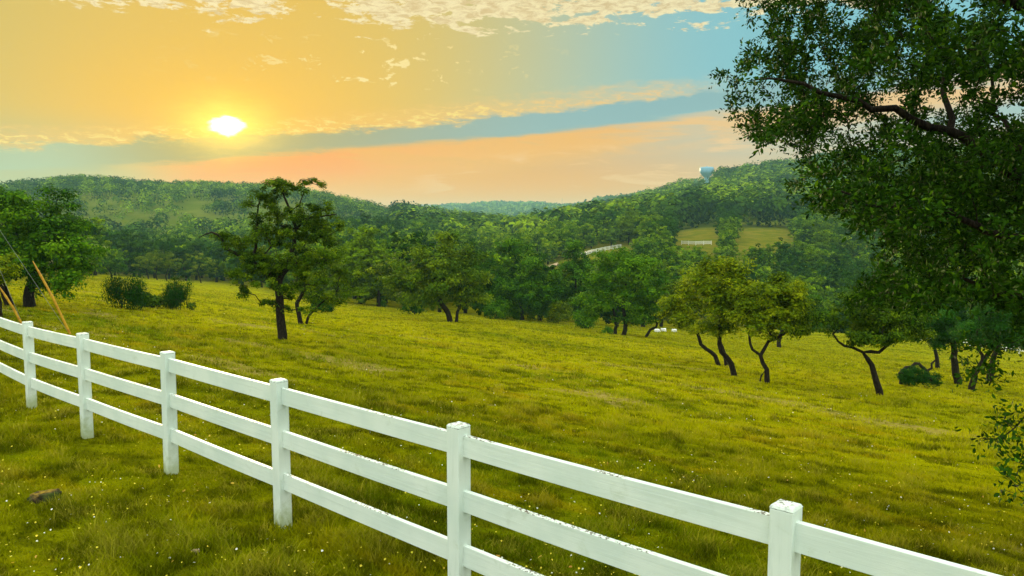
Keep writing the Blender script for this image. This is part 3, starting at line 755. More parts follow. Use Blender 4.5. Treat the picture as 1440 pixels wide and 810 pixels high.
# ------------------------------------------------------------------ bushes
def bush(name, label, base_px, ells, mat, ncl, per, leaf, clr, group=None, up=.4, spiky=False, asp=.5, bv=.45, dY=0, cat='bush'):
    b = hit(*base_px)
    if dY: b = Vector((b.x*(b.y+dY)/b.y, b.y+dY, 0)); b.z = gz(b.x, b.y)
    s_ = b.y/F; root = empty(name, b, label, cat, group); bb = np.array(b); els = []
    for cx, cy, rx, ry in ells: els.append((np.array(at(cx, cy, b.y))-bb, np.array([rx*s_, rx*s_*.8, ry*s_])))
    sk = Skel(); h_ = max(e[0][2] for e in els)
    sk.poly([(0, 0, -.05), (0, 0, .2+h_*.3)], -1, .05, .03, step=.15)
    tg = sample_ellipsoids(els, ncl, .2); tg = tg[tg[:, 2] > .05*h_]
    sk.grow(tg, step=.3, wob=.08)
    link_mesh('stem', sk.mesh('stem', tip=.008), m_bark, root)
    v, f_, val = clump_leaves(tg, R.uniform(.7, 1.2, len(tg))*clr, per, leaf, np.array([0, 0, h_*.4]), flat=1.9 if spiky else .8, updir=spiky, up=up, asp=asp, base_v=bv)
    link_mesh('foliage', npmesh('foliage', v, f_, attr=val), mat, root)
    return root
bush('juniper_bush', 'dark spiky juniper bush on the left of the low brush pile in the left field', (172,434),
     [(158,414,15,17),(172,404,5,20),(165,408,9,16),(196,402,5,15),(184,410,8,12),(190,420,16,13),(158,434,7,6)], m_dark, 90, 70, .16, .38, 'juniper bushes in the left field', spiky=True, asp=.22, bv=.28)
bush('juniper_bush', 'dark spiky juniper bush on the right of the low brush pile in the left field', (248,436),
     [(246,418,14,17),(247,402,4,15),(236,408,4,12),(264,406,5,15),(254,410,6,12),(240,424,12,12)], m_dark, 90, 70, .16, .34, 'juniper bushes in the left field', spiky=True, asp=.22, bv=.28)
bush('bramble_bush', 'low brownish brush between the two dark junipers', (215,434), [(212,425,24,8),(205,420,14,8),(268,431,5,3)], m_oak, 60, 60, .14, .3, bv=.2)
bush('evergreen_bush', 'low dark bush on the grass at the right foot of the twisted oak pair', (458,440), [(455,431,16,8),(448,433,10,6)], m_dark, 40, 60, .18, .35)
bush('evergreen_bush', 'small upright green bush at the grass edge left of the broad forked oak', (538,432), [(537,425,6,8)], m_green, 16, 60, .25, .4)
bush('evergreen_bush', 'dark bush under the left side of the broad forked oak', (583,445), [(580,425,17,20)], m_dark, 50, 60, .25, .6, dY=4)
for bx_, by_, rx_, ry_, lab, mt in ((697,449,18,17,'leafy bush nearest the forked oak in the row along the field edge', m_green), (727,450,15,14,'second leafy bush from the forked oak in the row along the field edge', m_green),
    (757,452,17,18,'third leafy bush from the forked oak in the row along the field edge', m_bright), (785,455,16,16,'pale twiggy bush fourth in the row along the field edge', m_olive),
    (822,462,15,15,'leafy bush left of the two-stemmed oak, last in the row along the field edge', m_green)):
    bush('leafy_bush', lab, (bx_, by_), [(bx_, by_-ry_*.8, rx_, ry_), (bx_+8, by_-ry_*1.2, rx_*.6, ry_*.7)], mt, 55, 65, .22, .62, 'bushes along the field edge')
bush('leafy_bush', 'small green bush at the left foot of the two-stemmed oak', (853,470), [(853,465,8,5)], m_green, 14, 50, .16, .3)
# fallen limb with regrowth
b = hit(1290, 545); bb = np.array(b); s_ = b.y/F
root = empty('fallen_branch', b, 'low dark tangle with an arching fallen limb in the right field', 'fallen branch')
sk = Skel(); PP = lambda x_, y_, dy=0: np.array(at(x_, y_, b.y+dy))-bb
sk.poly([PP(1267,540), PP(1268,524), PP(1277,515), PP(1290,513), PP(1302,520), PP(1310,535)], -1, .09, .06, step=.15)
sk.poly([PP(1304,532,.3), PP(1308,518,.3), PP(1318,502,.3)], -1, .07, .03, step=.15)
els = [(PP(1286,529,-.3), np.array([24*s_, 14*s_, 14*s_])), (PP(1312,534,.2), np.array([12*s_, 10*s_, 12*s_]))]
tg = sample_ellipsoids(els, 140, .2); sk.grow(tg, step=.2)
link_mesh('limb', sk.mesh('limb', tip=.006), m_bark, root)
v, f_, val = clump_leaves(tg, R.uniform(.1, .22, len(tg)), 55, .07, np.zeros(3), bv if False else .8)
link_mesh('foliage', npmesh('foliage', v, f_, attr=np.clip(val-.1, 0, 1)), m_dark, root)

# ------------------------------------------------------------------ woodland trees in the valley and on the slopes
def wood_proto(kind, h, wd, seed):
    els = []
    for k in range(7):
        a_ = R.uniform(0, 6.28); r_ = R.uniform(.1, .52)*wd
        els.append((np.array([math.cos(a_)*r_, math.sin(a_)*r_, h*R.uniform(.30, .80)]), np.array([wd*R.uniform(.28, .42)]*2+[h*R.uniform(.16, .24)])))
    for k in range(3):
        a_ = R.uniform(0, 6.28); els.append((np.array([math.cos(a_)*wd*.3, math.sin(a_)*wd*.3, h*.20]), np.array([wd*.3, wd*.3, h*.14])))
    els.append((np.array([0, 0, h*.62]), np.array([wd*.5, wd*.5, h*.36])))
    tg, tone = lobed(els, 32, 125, wd*.17, .6)
    sk = Skel(); sk.poly([(0, 0, -.6), (R.normal()*.1, R.normal()*.1, h*.2), (R.normal()*.3, R.normal()*.3, h*.5)], -1, .26, .14, step=.6)
    sk.grow(tg[:26], step=.9, wob=.08, start=2)
    tm = sk.mesh('trunk', tip=.03, sides=5)
    tm.materials.append(m_bark)
    v, f_, val = clump_leaves(tg, R.uniform(.75, 1.25, len(tg))*wd*.11, 40, .36, np.array([0, 0, h*.5]), flat=.7, up=.55, asp=.6, tone=tone)
    # inner leaves that close the crown, coloured darker for the shade inside
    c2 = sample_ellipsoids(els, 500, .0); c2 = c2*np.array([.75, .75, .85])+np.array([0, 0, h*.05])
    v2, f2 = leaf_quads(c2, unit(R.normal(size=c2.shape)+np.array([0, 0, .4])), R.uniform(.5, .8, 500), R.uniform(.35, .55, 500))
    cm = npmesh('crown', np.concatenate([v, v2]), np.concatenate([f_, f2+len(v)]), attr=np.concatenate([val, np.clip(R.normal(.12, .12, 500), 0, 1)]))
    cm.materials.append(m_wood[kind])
    return tm, cm, h
protos = {k: [wood_proto(k, h, w_, i) for i, (h, w_) in enumerate(sh)] for k, sh in {
    'dark': ((8.5, 5.0), (7.5, 4.6), (9.5, 4.6)), 'green': ((8.5, 5.2), (9.0, 4.4), (7.2, 4.8), (8.2, 4.0)), 'bright': ((7.6, 4.4), (8.4, 3.9), (6.4, 4.0))}.items()}
EX = np.array([-400, -150, 0, 100, 160, 300, 380, 480, 560, 650, 720, 870, 950, 1000, 1100, 1440, 1700])
EY = np.array([60, 62, 72, 100, 192, 195, 150, 112, 98, 88, 90, 96, 118, 142, 140, 128, 120])
# places that stay open: the far rails, the track and the pale meadow, seen over the nearer trees
def opening(px, Y_, top, wpx):
    for (x0, x1, yb, yt, Ymax) in ((828, 870, 352, 343, 262), (771, 780, 365, 358, 228), (972, 994, 342, 332, 300), (962, 996, 338, 324, 350), (1048, 1100, 338, 322, 350), (868, 880, 340, 334, 262)):
        if px+wpx > x0 and px-wpx < x1 and top < yb-1 and Y_ < Ymax: return True
    return False
placed = []; tries = 0
meadow_open = lambda px, Y_: ((960 < px < 1002 and 266 < Y_ < 306) or (1044 < px < 1100 and 270 < Y_ < 312)) or (820 < px < 960 and 225 < Y_ < 258 and px < 884)
grid = {}
while tries < 30000:
    tries += 1
    Y_ = math.sqrt(R.uniform(62**2, 350**2)); px = R.uniform(-140, 1560)
    if Y_ < np.interp(px, EX, EY)+4 or meadow_open(px, Y_): continue
    X_ = (px-720)/F*Y_; sc = R.uniform(.95, 1.5)*(1.0 if Y_ > 110 else .9)
    gk = (int(X_//8), int(Y_//8)); near_ = [q_ for a_ in (-1, 0, 1) for b_ in (-1, 0, 1) for q_ in grid.get((gk[0]+a_, gk[1]+b_), ())]
    if any((X_-q_[0])**2+(Y_-q_[1])**2 < 5.6**2 for q_ in near_): continue
    z_ = gz(X_, Y_)
    top = 320 - (z_+8.3*sc-CZ)/Y_*F; wpx = 4.4*sc/Y_*F
    if opening(px, Y_, top, wpx): continue
    nz_ = vnoise(X_*.022+3, Y_*.022, 31) + R.normal()*.2
    kind = 'dark' if nz_ < .34 else ('green' if nz_ < .57 else 'bright')
    placed.append([X_, Y_, z_, sc, kind, px, top, wpx]); grid.setdefault(gk, []).append(placed[-1])
# how much of each tree shows: nearer crowns hide the farther ones
skyl = np.full(1800, 900.0); vis = []
for q_ in sorted(placed, key=lambda q_: q_[1]):
    a_ = int(max(0, q_[5]-q_[7]*.8+150)); b_ = int(min(1799, q_[5]+q_[7]*.8+150))+1
    show = np.clip(skyl[a_:b_]-q_[6], 0, q_[7]*1.6).sum() if b_ > a_ else 0
    if q_[5] < -20 or q_[5] > 1460: show = 0
    if q_[5] > 1190: show *= .25
    vis.append((show, q_)); skyl[a_:b_] = np.minimum(skyl[a_:b_], q_[6]+q_[7]*.35)
vis.sort(key=lambda v_: -v_[0])
rest_trees = [v_[1] for v_ in vis[268:]]; placed = [tuple(v_[1][:6]) for v_ in vis[:268]]
zone = lambda px, Y_: ('behind the left field below the scrubby hill' if px < 330 else 'behind the twisted oak in the valley' if px < 560 else
                       'in the valley wood behind the middle of the field' if px < 800 else 'on the slope round the far white rails' if px < 960 else 'on the right slope near the pale meadow' if px < 1130 else 'on the right slope behind the near oak')
kindw = {'dark': 'dark evergreen', 'green': 'mid green', 'bright': 'light bright green'}
for (X_, Y_, z_, sc, kind, px) in placed:
    tm, cm, h = protos[kind][R.integers(len(protos[kind]))]
    nf = 'nearer' if Y_ < 170 else 'farther'
    lab = f'{nf} {kindw[kind]} tree {zone(px, Y_)}'
    root = empty('broadleaf_tree', (X_, Y_, z_), lab, 'tree', lab.replace(' tree ', ' trees ', 1))
    sc2 = (sc*R.uniform(.9, 1.1), sc*R.uniform(.9, 1.1), sc*R.uniform(.88, 1.12))
    root.rotation_euler = (0, 0, R.uniform(0, 6.28)); root.scale = sc2
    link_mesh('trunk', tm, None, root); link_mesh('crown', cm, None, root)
print('woodland trees', len(placed), tries, 'rest', len(rest_trees))
for kind in protos:      # the rest of the valley wood, hidden behind one another, as one mass for each leaf colour
    vs = []; fs = []; vals = []; off = 0
    for q_ in rest_trees:
        if q_[4] != kind: continue
        tm, cm, h = protos[kind][R.integers(len(protos[kind]))]
        v = np.empty(len(cm.vertices)*3, np.float32); cm.vertices.foreach_get('co', v); v = v.reshape(-1, 4, 3)
        val = np.empty(len(cm.polygons), np.float32); cm.attributes['v'].data.foreach_get('value', val)
        k_ = R.random(len(v)) < .36; v = v[k_]; val = val[k_]
        c_ = v.mean(1, keepdims=True); v = c_ + (v-c_)*1.5
        a_ = R.uniform(0, 6.28); ca, sa = math.cos(a_), math.sin(a_)
        v = np.stack([v[..., 0]*ca-v[..., 1]*sa, v[..., 0]*sa+v[..., 1]*ca, v[..., 2]], -1)*q_[3] + np.array(q_[:3])
        vs.append(v.reshape(-1, 3)); fs.append(np.arange(len(v)*4).reshape(-1, 4)+off); off += len(v)*4; vals.append(np.clip(val+R.uniform(-.25, .25), 0, 1))
    o = link_mesh('woodland', npmesh('woodland', np.concatenate(vs), np.concatenate(fs), attr=np.concatenate(vals)), m_wood[kind])
    tag(o, f'{kindw[kind]} crowns filling the valley wood between the nearer trees', 'woodland', kind='stuff')

# ------------------------------------------------------------------ far-off woods: one mass per hill
def far_wood(name, label, cond, px_rng, Y_rng, ntree, h_rng, faces, fsize, seed, density=None):
    n_ = ntree; px = R.uniform(px_rng[0], px_rng[1], n_); Y_ = np.sqrt(R.uniform(Y_rng[0]**2, Y_rng[1]**2, n_))
    X_ = (px-720)/F*Y_; keep = cond(px, Y_, X_); px, Y_, X_ = px[keep], Y_[keep], X_[keep]; n_ = len(px)
    Z_ = ground(X_, Y_); h = R.uniform(*h_rng, n_); wd = h*R.uniform(.42, .60, n_)
    C = np.repeat(np.stack([X_, Y_, Z_+h*.52], 1), faces, 0)
    Rr = np.repeat(np.stack([wd, wd, h*.48], 1), faces, 0)
    d_ = unit(R.normal(size=C.shape)); d_[:, 2] = np.where(R.random(len(d_)) < .6, np.abs(d_[:, 2]), d_[:, 2])
    lob = np.repeat(R.uniform(0, 6.28, n_), faces); a_ = np.arctan2(d_[:, 1], d_[:, 0])
    lump = 1 + .20*np.sin(a_*3+lob) + .16*np.sin(d_[:, 2]*6+lob*2) + R.normal(0, .07, len(d_))
    Pp = C + d_*Rr*lump[:, None]
    Nn = unit(d_ + R.normal(size=d_.shape)*.22 + np.array([0, 0, .35]))
    s_ = fsize*R.uniform(.7, 1.4, len(C))*np.repeat((h/8), faces)
    v, f_ = leaf_quads(Pp, Nn, s_, s_*.75)
    tv = vnoise(X_*.02, Y_*.02, seed)*.5 + R.uniform(-.40, .50, n_)+.14
    val = np.clip(np.repeat(tv, faces) + R.normal(0, .10, len(C)), 0, 1)
    o = link_mesh(name, npmesh(name, v, f_, attr=val), m_far)
    tag(o, label, 'woodland', kind='stuff'); print(name, n_, len(f_)); return o
def c_left(px, Y_, X_):
    ridge = Y_ > 640; low = Y_ < 420
    sc_ = fbm(X_*.018, Y_*.012, 77)
    p_ = np.where(low, 1.0, np.where(ridge, .95, np.where(sc_ > .56, .75, .07)))
    p_ = np.where((px < 150) & (Y_ > 520), np.maximum(p_, .8), p_); p_ = np.where(px > 420, np.maximum(p_, .75), p_)
    return R.random(len(px)) < p_
far_wood('woodland', 'scrubby trees scattered over the hazy left hill and along its ridge', c_left, (-260, 640), (330, 1000), 5200, (5.5, 10.0), 80, 1.3, 5)
def c_right(px, Y_, X_):
    return (Y_ > 345) & ~((px > 968) & (px < 1006) & (Y_ > 660)) & ((Y_ > 400) | (px > 560))
far_wood('woodland', 'dense green trees covering the right hill up to the water tower', c_right, (560, 1640), (345, 1060), 5600, (9, 16), 140, 1.2, 9)
far_wood('woodland', 'hazy blue-green woods on the farthest ridges in the middle', lambda px, Y_, X_: np.ones(len(px), bool), (380, 1250), (1060, 3250), 8500, (8, 14), 16, 4.0, 13)

# ------------------------------------------------------------------ far rails, track, pale meadow
m_farwhite, n = newmat('far_rail_paint'); g = n.node('ShaderNodeNewGeometry')
finish(n, princ(n, n.mix(n.noise(g.outputs['Position'], 3, 2), (.72, .76, .72, 1), (.82, .85, .80, 1)), .6, .2))
def far_fence(label, pts, name='rail_fence', group=None, step=2.44, h=1.35, fat=1.0):
    P_ = [Vector(q_) for q_ in pts]
    root = empty(name, (P_[0].x, P_[0].y, gz(P_[0].x, P_[0].y)), label, 'fence', group); o0 = root.location.copy()
    stops = []
    for a_, b_ in zip(P_[:-1], P_[1:]):
        k_ = max(1, int((b_-a_).length/step))
        for k in range(k_): stops.append(a_.lerp(b_, k/k_))
    stops.append(P_[-1])
    base = [Vector((s_.x, s_.y, gz(s_.x, s_.y))) for s_ in stops]
    for q_ in base:
        me = boxmesh('post', .14*fat, .14*fat, -.2, h, .01, seg=1); o = link_mesh('post', me, m_farwhite, root); o.location = q_-o0
    for z_ in (.45, .85, 1.22):
        for a_, b_ in zip(base[:-1], base[1:]):
            d_ = b_-a_; L_ = d_.length
            me = boxmesh('rail', L_, .05, z_*h/1.35-.09*fat, z_*h/1.35+.05*fat, 0); o = link_mesh('rail', me, m_farwhite, root)
            o.location = (a_+b_)/2-o0; o.rotation_euler = (0, -math.asin(max(-1, min(1, d_.z/L_))), math.atan2(d_.y, d_.x))
def gp(px, Y_): X_ = (px-720)/F*Y_; return (X_, Y_, gz(X_, Y_))
far_fence('distant white rail fence slanting between trees beside a pale track', [gp(818, 230), gp(845, 240), gp(873, 251)], fat=1.0)
far_fence('short distant white rail fence below the pale meadow on the right slope', [gp(958, 262), gp(978, 258), gp(1000, 260)], fat=1.0)
far_fence('white rail fence crossing the far end of the field at the right edge', [gp(1300, 118), gp(1370, 110), gp(1440, 100), gp(1520, 92)], fat=1.0)
m_track, n = newmat('pale_dirt'); g = n.node('ShaderNodeNewGeometry')
finish(n, princ(n, n.mix(n.noise(g.outputs['Position'], .8, 5), (.30, .21, .12, 1), (.42, .31, .19, 1)), .95, .1))
m_pale, n = newmat('pale_meadow_grass'); g = n.node('ShaderNodeNewGeometry')
fq = n.noise(g.outputs['Position'], .12, 6, .6)
finish(n, princ(n, n.mix(n.ss(fq, .4, .6), (.17, .19, .02, 1), (.30, .24, .06, 1)), .95, .1))
def sheet_px(name, corners, mat, lift=.06, nu=14, nv=10):
    (x0, Y0), (x1, Y1), (x2, Y2), (x3, Y3) = corners; V_ = []
    for i in range(nu+1):
        for j in range(nv+1):
            u_ = i/nu; v_ = j/nv
            px = (x0*(1-u_)+x1*u_)*(1-v_)+(x3*(1-u_)+x2*u_)*v_; Y_ = (Y0*(1-u_)+Y1*u_)*(1-v_)+(Y3*(1-u_)+Y2*u_)*v_
            X_ = (px-720)/F*Y_; V_.append((X_, Y_, gz(X_, Y_)+lift+.12))
    F_ = [(i*(nv+1)+j, (i+1)*(nv+1)+j, (i+1)*(nv+1)+j+1, i*(nv+1)+j+1) for i in range(nu) for j in range(nv)]
    o = link_mesh(name, npmesh(name, np.array(V_), np.array(F_), smooth=True), mat); tag(o, kind='structure'); return o
sheet_px('dirt_track', ((764, 214), (786, 220), (784, 228), (762, 222)), m_track, .1, 6, 3)
sheet_px('dirt_track', ((804, 234), (836, 246), (834, 254), (800, 244)), m_track, .1, 8, 3)

# ------------------------------------------------------------------ water tower, masts, houses on the far hills
m_tower, n = newmat('tower_paint'); g = n.node('ShaderNodeNewGeometry')
finish(n, princ(n, n.mix(n.noise(g.outputs['Position'], .15, 3), (.16, .34, .46, 1), (.20, .38, .50, 1)), .5, .3))
def lathe(name, prof, seg=40):
    V_ = []; F_ = []
    for r_, z_ in prof:
        for k in range(seg): a_ = 2*math.pi*k/seg; V_.append((math.cos(a_)*r_, math.sin(a_)*r_, z_))
    for j in range(len(prof)-1):
        for k in range(seg): F_.append((j*seg+k, j*seg+(k+1) % seg, (j+1)*seg+(k+1) % seg, (j+1)*seg+k))
    return npmesh(name, np.array(V_), np.array(F_), smooth=True)
Yt = 1000; Xt = (991.5-720)/F*Yt; zg = gz(Xt, Yt)
zt = at(991.5, 234.5, Yt).z - zg; s_ = Yt/F
root = empty('water_tower', (Xt, Yt, zg), 'pale blue water tower tank showing above the right hill ridge', 'water tower')
link_mesh('tank', lathe('tank', [(.1, zt), (4, zt-.3), (9.0*s_, zt-.8), (9.6*s_, zt-1.6), (9.6*s_, zt-6.5*s_-.5), (9.0*s_, zt-8.4*s_), (7.2*s_, zt-11*s_), (4.6*s_, zt-13.4*s_), (3.6, zt-14.6*s_), (.1, zt-14.8*s_)]), m_tower, root)
link_mesh('pedestal', lathe('pedestal', [(3.2, zt-14.5*s_), (2.6, zt-18*s_), (2.8, 3), (4.2, -2)]), m_tower, root)
link_mesh('vent', lathe('vent', [(.7, zt-.4), (.7, zt+.8), (.05, zt+1.1)], 12), m_tower, root)
m_mast, n = newmat('mast_steel'); g = n.node('ShaderNodeNewGeometry')
finish(n, princ(n, n.mix(n.noise(g.outputs['Position'], .5, 2), (.22, .21, .20, 1), (.3, .29, .28, 1)), .6, .3))
for px, Y_, ytop, lab in ((260.5, 760, 253, 'thin radio mast on the left hill ridge, the left one'), (286, 760, 253, 'thin radio mast on the left hill ridge, the right one'), (790, 2900, 279, 'tiny distant mast above the dip between the far ridges')):
    X_ = (px-720)/F*Y_; z0 = gz(X_, Y_); H = at(px, ytop, Y_).z - z0; w_ = .00075*Y_*.45
    root = empty('radio_mast', (X_, Y_, z0), lab, 'mast', 'radio masts on the far hills')
    bm = bmesh.new()
    def seg_(a_, b_, r_):
        a_ = Vector(a_); b_ = Vector(b_); d_ = (b_-a_).normalized(); u_ = d_.orthogonal().normalized(); q_ = d_.cross(u_)
        ra = [bm.verts.new(a_+(u_*math.cos(t_)+q_*math.sin(t_))*r_) for t_ in (0, 1.57, 3.14, 4.71)]
        rb = [bm.verts.new(b_+(u_*math.cos(t_)+q_*math.sin(t_))*r_) for t_ in (0, 1.57, 3.14, 4.71)]
        for k in range(4): bm.faces.new((ra[k], ra[(k+1) % 4], rb[(k+1) % 4], rb[k]))
    for k in range(3):
        a_ = 2.09*k; seg_((math.cos(a_)*w_, math.sin(a_)*w_, -1), (math.cos(a_)*w_*.8, math.sin(a_)*w_*.8, H), w_*.32)
        for j in range(8):
            z1 = H*j/8; z2 = H*(j+1)/8; a2 = 2.09*(k+1)
            seg_((math.cos(a_)*w_, math.sin(a_)*w_, z1), (math.cos(a2)*w_, math.sin(a2)*w_, z2), w_*.2)
    me = bpy.data.meshes.new('lattice'); bm.to_mesh(me); bm.free(); link_mesh('lattice', me, m_mast, root)
m_wall, n = newmat('pale_house_wall'); g = n.node('ShaderNodeNewGeometry')
finish(n, princ(n, n.mix(n.noise(g.outputs['Position'], .3, 2), (.55, .53, .48, 1), (.66, .64, .58, 1)), .8, .2))
m_roof, n = newmat('grey_roof'); g = n.node('ShaderNodeNewGeometry')
finish(n, princ(n, n.mix(n.noise(g.outputs['Position'], .3, 2), (.30, .29, .28, 1), (.38, .36, .34, 1)), .8, .2))
for px, lab in ((584, 'tiny pale house on the farthest ridge, leftmost of three'), (593, 'tiny pale house on the farthest ridge, middle of three'), (603, 'tiny pale house on the farthest ridge, rightmost of three')):
    Y_ = 2700; X_ = (px-720)/F*Y_; z0 = gz(X_, Y_)
    root = empty('house', (X_, Y_, z0+8), lab, 'house', 'houses on the farthest ridge')
    me = boxmesh('wall', 17, 12, -10, 7, .1, seg=1); link_mesh('wall', me, m_wall, root)
    me = npmesh('roof', np.array([(-9, -7, 7), (9, -7, 7), (9, 7, 7), (-9, 7, 7), (-8, 0, 11), (8, 0, 11)]), np.array([(0, 1, 5, 4), (2, 3, 4, 5), (1, 2, 5, 5), (3, 0, 4, 4), (3, 2, 1, 0)])[[0, 1, 4]])
    link_mesh('roof', me, m_roof, root)

# ------------------------------------------------------------------ pole guys with yellow guards
m_yel, n = newmat('yellow_guard_plastic'); g = n.node('ShaderNodeNewGeometry')
finish(n, princ(n, n.mix(n.ss(n.noise(g.outputs['Position'], 9, 4), .4, .65), (.48, .27, .010, 1), (.34, .15, .010, 1)), .5, .3))
m_wire, n = newmat('guy_wire_steel'); g = n.node('ShaderNodeNewGeometry')
finish(n, princ(n, n.mix(n.noise(g.outputs['Position'], 30, 2), (.16, .17, .15, 1), (.24, .25, .22, 1)), .5, .3))
m_pole, n = newmat('pole_timber'); g = n.node('ShaderNodeNewGeometry')
finish(n, princ(n, n.mix(n.noise(g.outputs['Position'], 6, 5), (.09, .06, .04, 1), (.16, .11, .07, 1)), .9, .1))
def tube(name, pts, r0, r1=None, sides=8):
    s_ = Skel(); r1 = r1 or r0
    s_.poly([tuple(q_) for q_ in pts], -1, r0, r1, step=.4, wob=0)
    return s_.mesh(name, tip=.001, sides=sides)
pole_b = Vector((-24.5, 27.0, 0)); pole_b.z = gz(pole_b.x, pole_b.y); ptop = pole_b + Vector((0, 0, 11.5))
for (b_, t_, Yg, lab, k) in (((101, 471), (46, 367), 24.5, 'yellow-orange guard tube slanting up behind the fence, the fully visible one', 0), ((36, 462), (-3, 400), 26.5, 'yellow-orange guard tube slanting up at the left edge, cut by the frame', 1)):
    g0 = hit(*b_); a_ = g0; tp = at(t_[0], t_[1], g0.y-.3)
    root = empty('wire_guard', a_, lab, 'wire guard', 'yellow guards on the pole wires')
    d_ = (tp-a_); mid_ = a_ + d_*.55 + Vector((.05, 0, -.05))
    link_mesh('tube', tube('tube', [Vector((0, 0, -.1))-d_*.02, mid_-a_, tp-a_], .037, .034, 8), m_yel, root)
    rw = empty('guy_wire', a_, 'thin steel wire rising from the ground beside the %s yellow guard' % ('fully visible' if k == 0 else 'left edge'), 'wire', 'guy wires beside the yellow guards')
    wt = at(52-0, 398, g0.y) if k == 0 else at(10, 400, g0.y)
    dd = (wt-a_).normalized(); 
    endp = a_ + dd*((ptop.x-a_.x)/dd.x if dd.x < 0 else 12)
    link_mesh('wire', tube('wire', [Vector((0, 0, -.1)), endp-a_], .006, .006, 5), m_wire, rw)
    if k == 0: ptop.z = max(ptop.z, endp.z); pend = endp
root = empty('utility_pole', Vector((pend.x, pend.y, gz(pend.x, pend.y))), 'wooden pole beyond the left edge that carries the guy wires', 'utility pole')
H = pend.z - root.location.z + .6
link_mesh('pole', tube('pole', [(0, 0, -.5), (0, 0, H)], .17, .12, 12), m_pole, root)

# ------------------------------------------------------------------ stones
m_rock, n = newmat('mossy_rock'); g = n.node('ShaderNodeNewGeometry')
f = n.noise(g.outputs['Position'], 16, 6, .7); f2 = n.noise(g.outputs['Position'], 5, 5, .6)
nz = n.node('ShaderNodeSeparateXYZ'); n.l.new(g.outputs['Normal'], nz.inputs[0])
c = n.mix(n.ss(f, .4, .6), (.018, .014, .007, 1), (.07, .052, .022, 1)); c = n.mix(n.m('MULTIPLY', n.ss(f2, .45, .6), n.ss(nz.outputs[2], .2, .8)), c, (.26, .17, .02, 1))
c = n.mix(n.m('MULTIPLY', n.ss(f2, .5, .35), .8), c, (.05, .08, .01, 1))
finish(n, princ(n, c, .95, .1, bump(n, f, 1.0, .03)))
def rock(name, label, pos, size, mat, seed, cat='rock', group=None, sub=4):
    bm = bmesh.new(); bmesh.ops.create_icosphere(bm, subdivisions=sub, radius=1)
    from mathutils import noise as mn
    for v in bm.verts:
        c_ = v.co.copy(); o_ = Vector((seed*7.1, seed*3.3, seed))
        k = 1 + .32*mn.noise(c_*1.3+o_) + .15*mn.noise(c_*3.5+o_) + .07*mn.noise(c_*9+o_)
        q_ = Vector((max(-.82, min(.82, c_.x)), max(-.82, min(.82, c_.y)), max(-.7, min(.66, c_.z))))
        v.co = Vector((q_.x*k*size[0], q_.y*k*size[1], q_.z*k*size[2]))
    me = bpy.data.meshes.new(name); bm.to_mesh(me); bm.free()
    for p_ in me.polygons: p_.use_smooth = True
    o = link_mesh(name, me, mat); o.location = pos; tag(o, label, cat, group); return o
p0 = hit(62, 706); rock('rock', 'rough mossy brown rock in the grass at lower left', p0+Vector((0, .05, -.035)), (.20, .14, .17), m_rock, 2)
m_lime, n = newmat('white_limestone'); g = n.node('ShaderNodeNewGeometry')
finish(n, princ(n, n.mix(n.ss(n.noise(g.outputs['Position'], 4, 5), .4, .6), (.55, .56, .50, 1), (.78, .78, .72, 1)), .9, .1))
for k, (px, py, w_, lab) in enumerate(((924, 467, 7, 'white stone at the far field edge under the leaning small tree, leftmost'), (933, 466, 6, 'white stone at the far field edge, middle one of the three'), (948, 467, 6, 'white stone at the far field edge, rightmost of the three'))):
    p_ = hit(px, py); s_ = p_.y/F; rock('limestone_rock', lab, p_+Vector((0, 0, 2*s_)), (w_*s_*.7, w_*s_*.5, 3.4*s_), m_lime, 5+k, group='white stones at the field edge', sub=3)
for k, (px, py, lab) in enumerate(((586, 741, 'small pale stone in the grass left of the tall middle post'), (275, 738, 'small yellowish stone in the grass near the lower left'), (150, 792, 'flat yellowish stone at the bottom left'))):
    pass
p_ = hit(275, 779); rock('stone', 'small yellowish stone in the grass near the bottom left', p_+Vector((0, 0, .02)), (.035, .028, .03), m_track, 12, cat='stone', sub=3)

# ------------------------------------------------------------------ grass
def field_pts(n_, Y0, Y1, spread=.86, pw=1.0):
    Y_ = Y0*np.exp(R.random(n_)**pw*math.log(Y1/Y0)); X_ = R.uniform(-spread, spread, n_)*Y_ + R.uniform(-1, 1, n_)*1.0
    return X_, Y_
NB = 1800000
X_, Y_ = field_pts(NB, 2.4, 120)
edge = np.interp(720+F*X_/Y_, EX, EY)
k_ = Y_ < edge+10; X_, Y_ = X_[k_], Y_[k_]
t_ = .678*X_+.735*Y_-3.81; s_ = -.735*X_+.678*Y_
tuft = fbm(t_*.9, s_*.5, 21); tuft2 = fbm(X_*2.6, Y_*2.6, 44)
dens = np.clip((tuft2-.34)*6, .10, 1); dens = dens*(1-.82*bare(X_, Y_)); k_ = R.random(len(X_)) < dens
# thin strip of bare ground
X_, Y_, t_, s_, tuft, tuft2 = [a_[k_] for a_ in (X_, Y_, t_, s_, tuft, tuft2)]
Z_ = ground(X_, Y_); n_ = len(X_)
h_ = (.035 + (.14*np.clip(1.25-Y_/30, .7, 1))*np.clip(tuft-.22, 0, 1)*np.clip(tuft2-.30, 0, 1)*3.2)*R.uniform(.5, 1.5, n_)*np.clip(.8+Y_/60, .8, 1.25)
h_ *= np.where(R.random(n_) < .015, 2.0, 1.0)
w_ = (.0018 + .00045*Y_)*R.uniform(.7, 1.5, n_)
a_ = R.uniform(0, 6.283, n_); la = R.uniform(0, 6.283, n_); lean = h_*R.uniform(.15, 1.0, n_)
B = np.stack([X_, Y_, Z_-.01], 1); wv = np.stack([np.cos(a_)*w_, np.sin(a_)*w_, 0*w_], 1)
lv = np.stack([np.cos(la)*lean, np.sin(la)*lean, h_], 1)
mid_ = B + lv*np.array([.35, .35, .6])
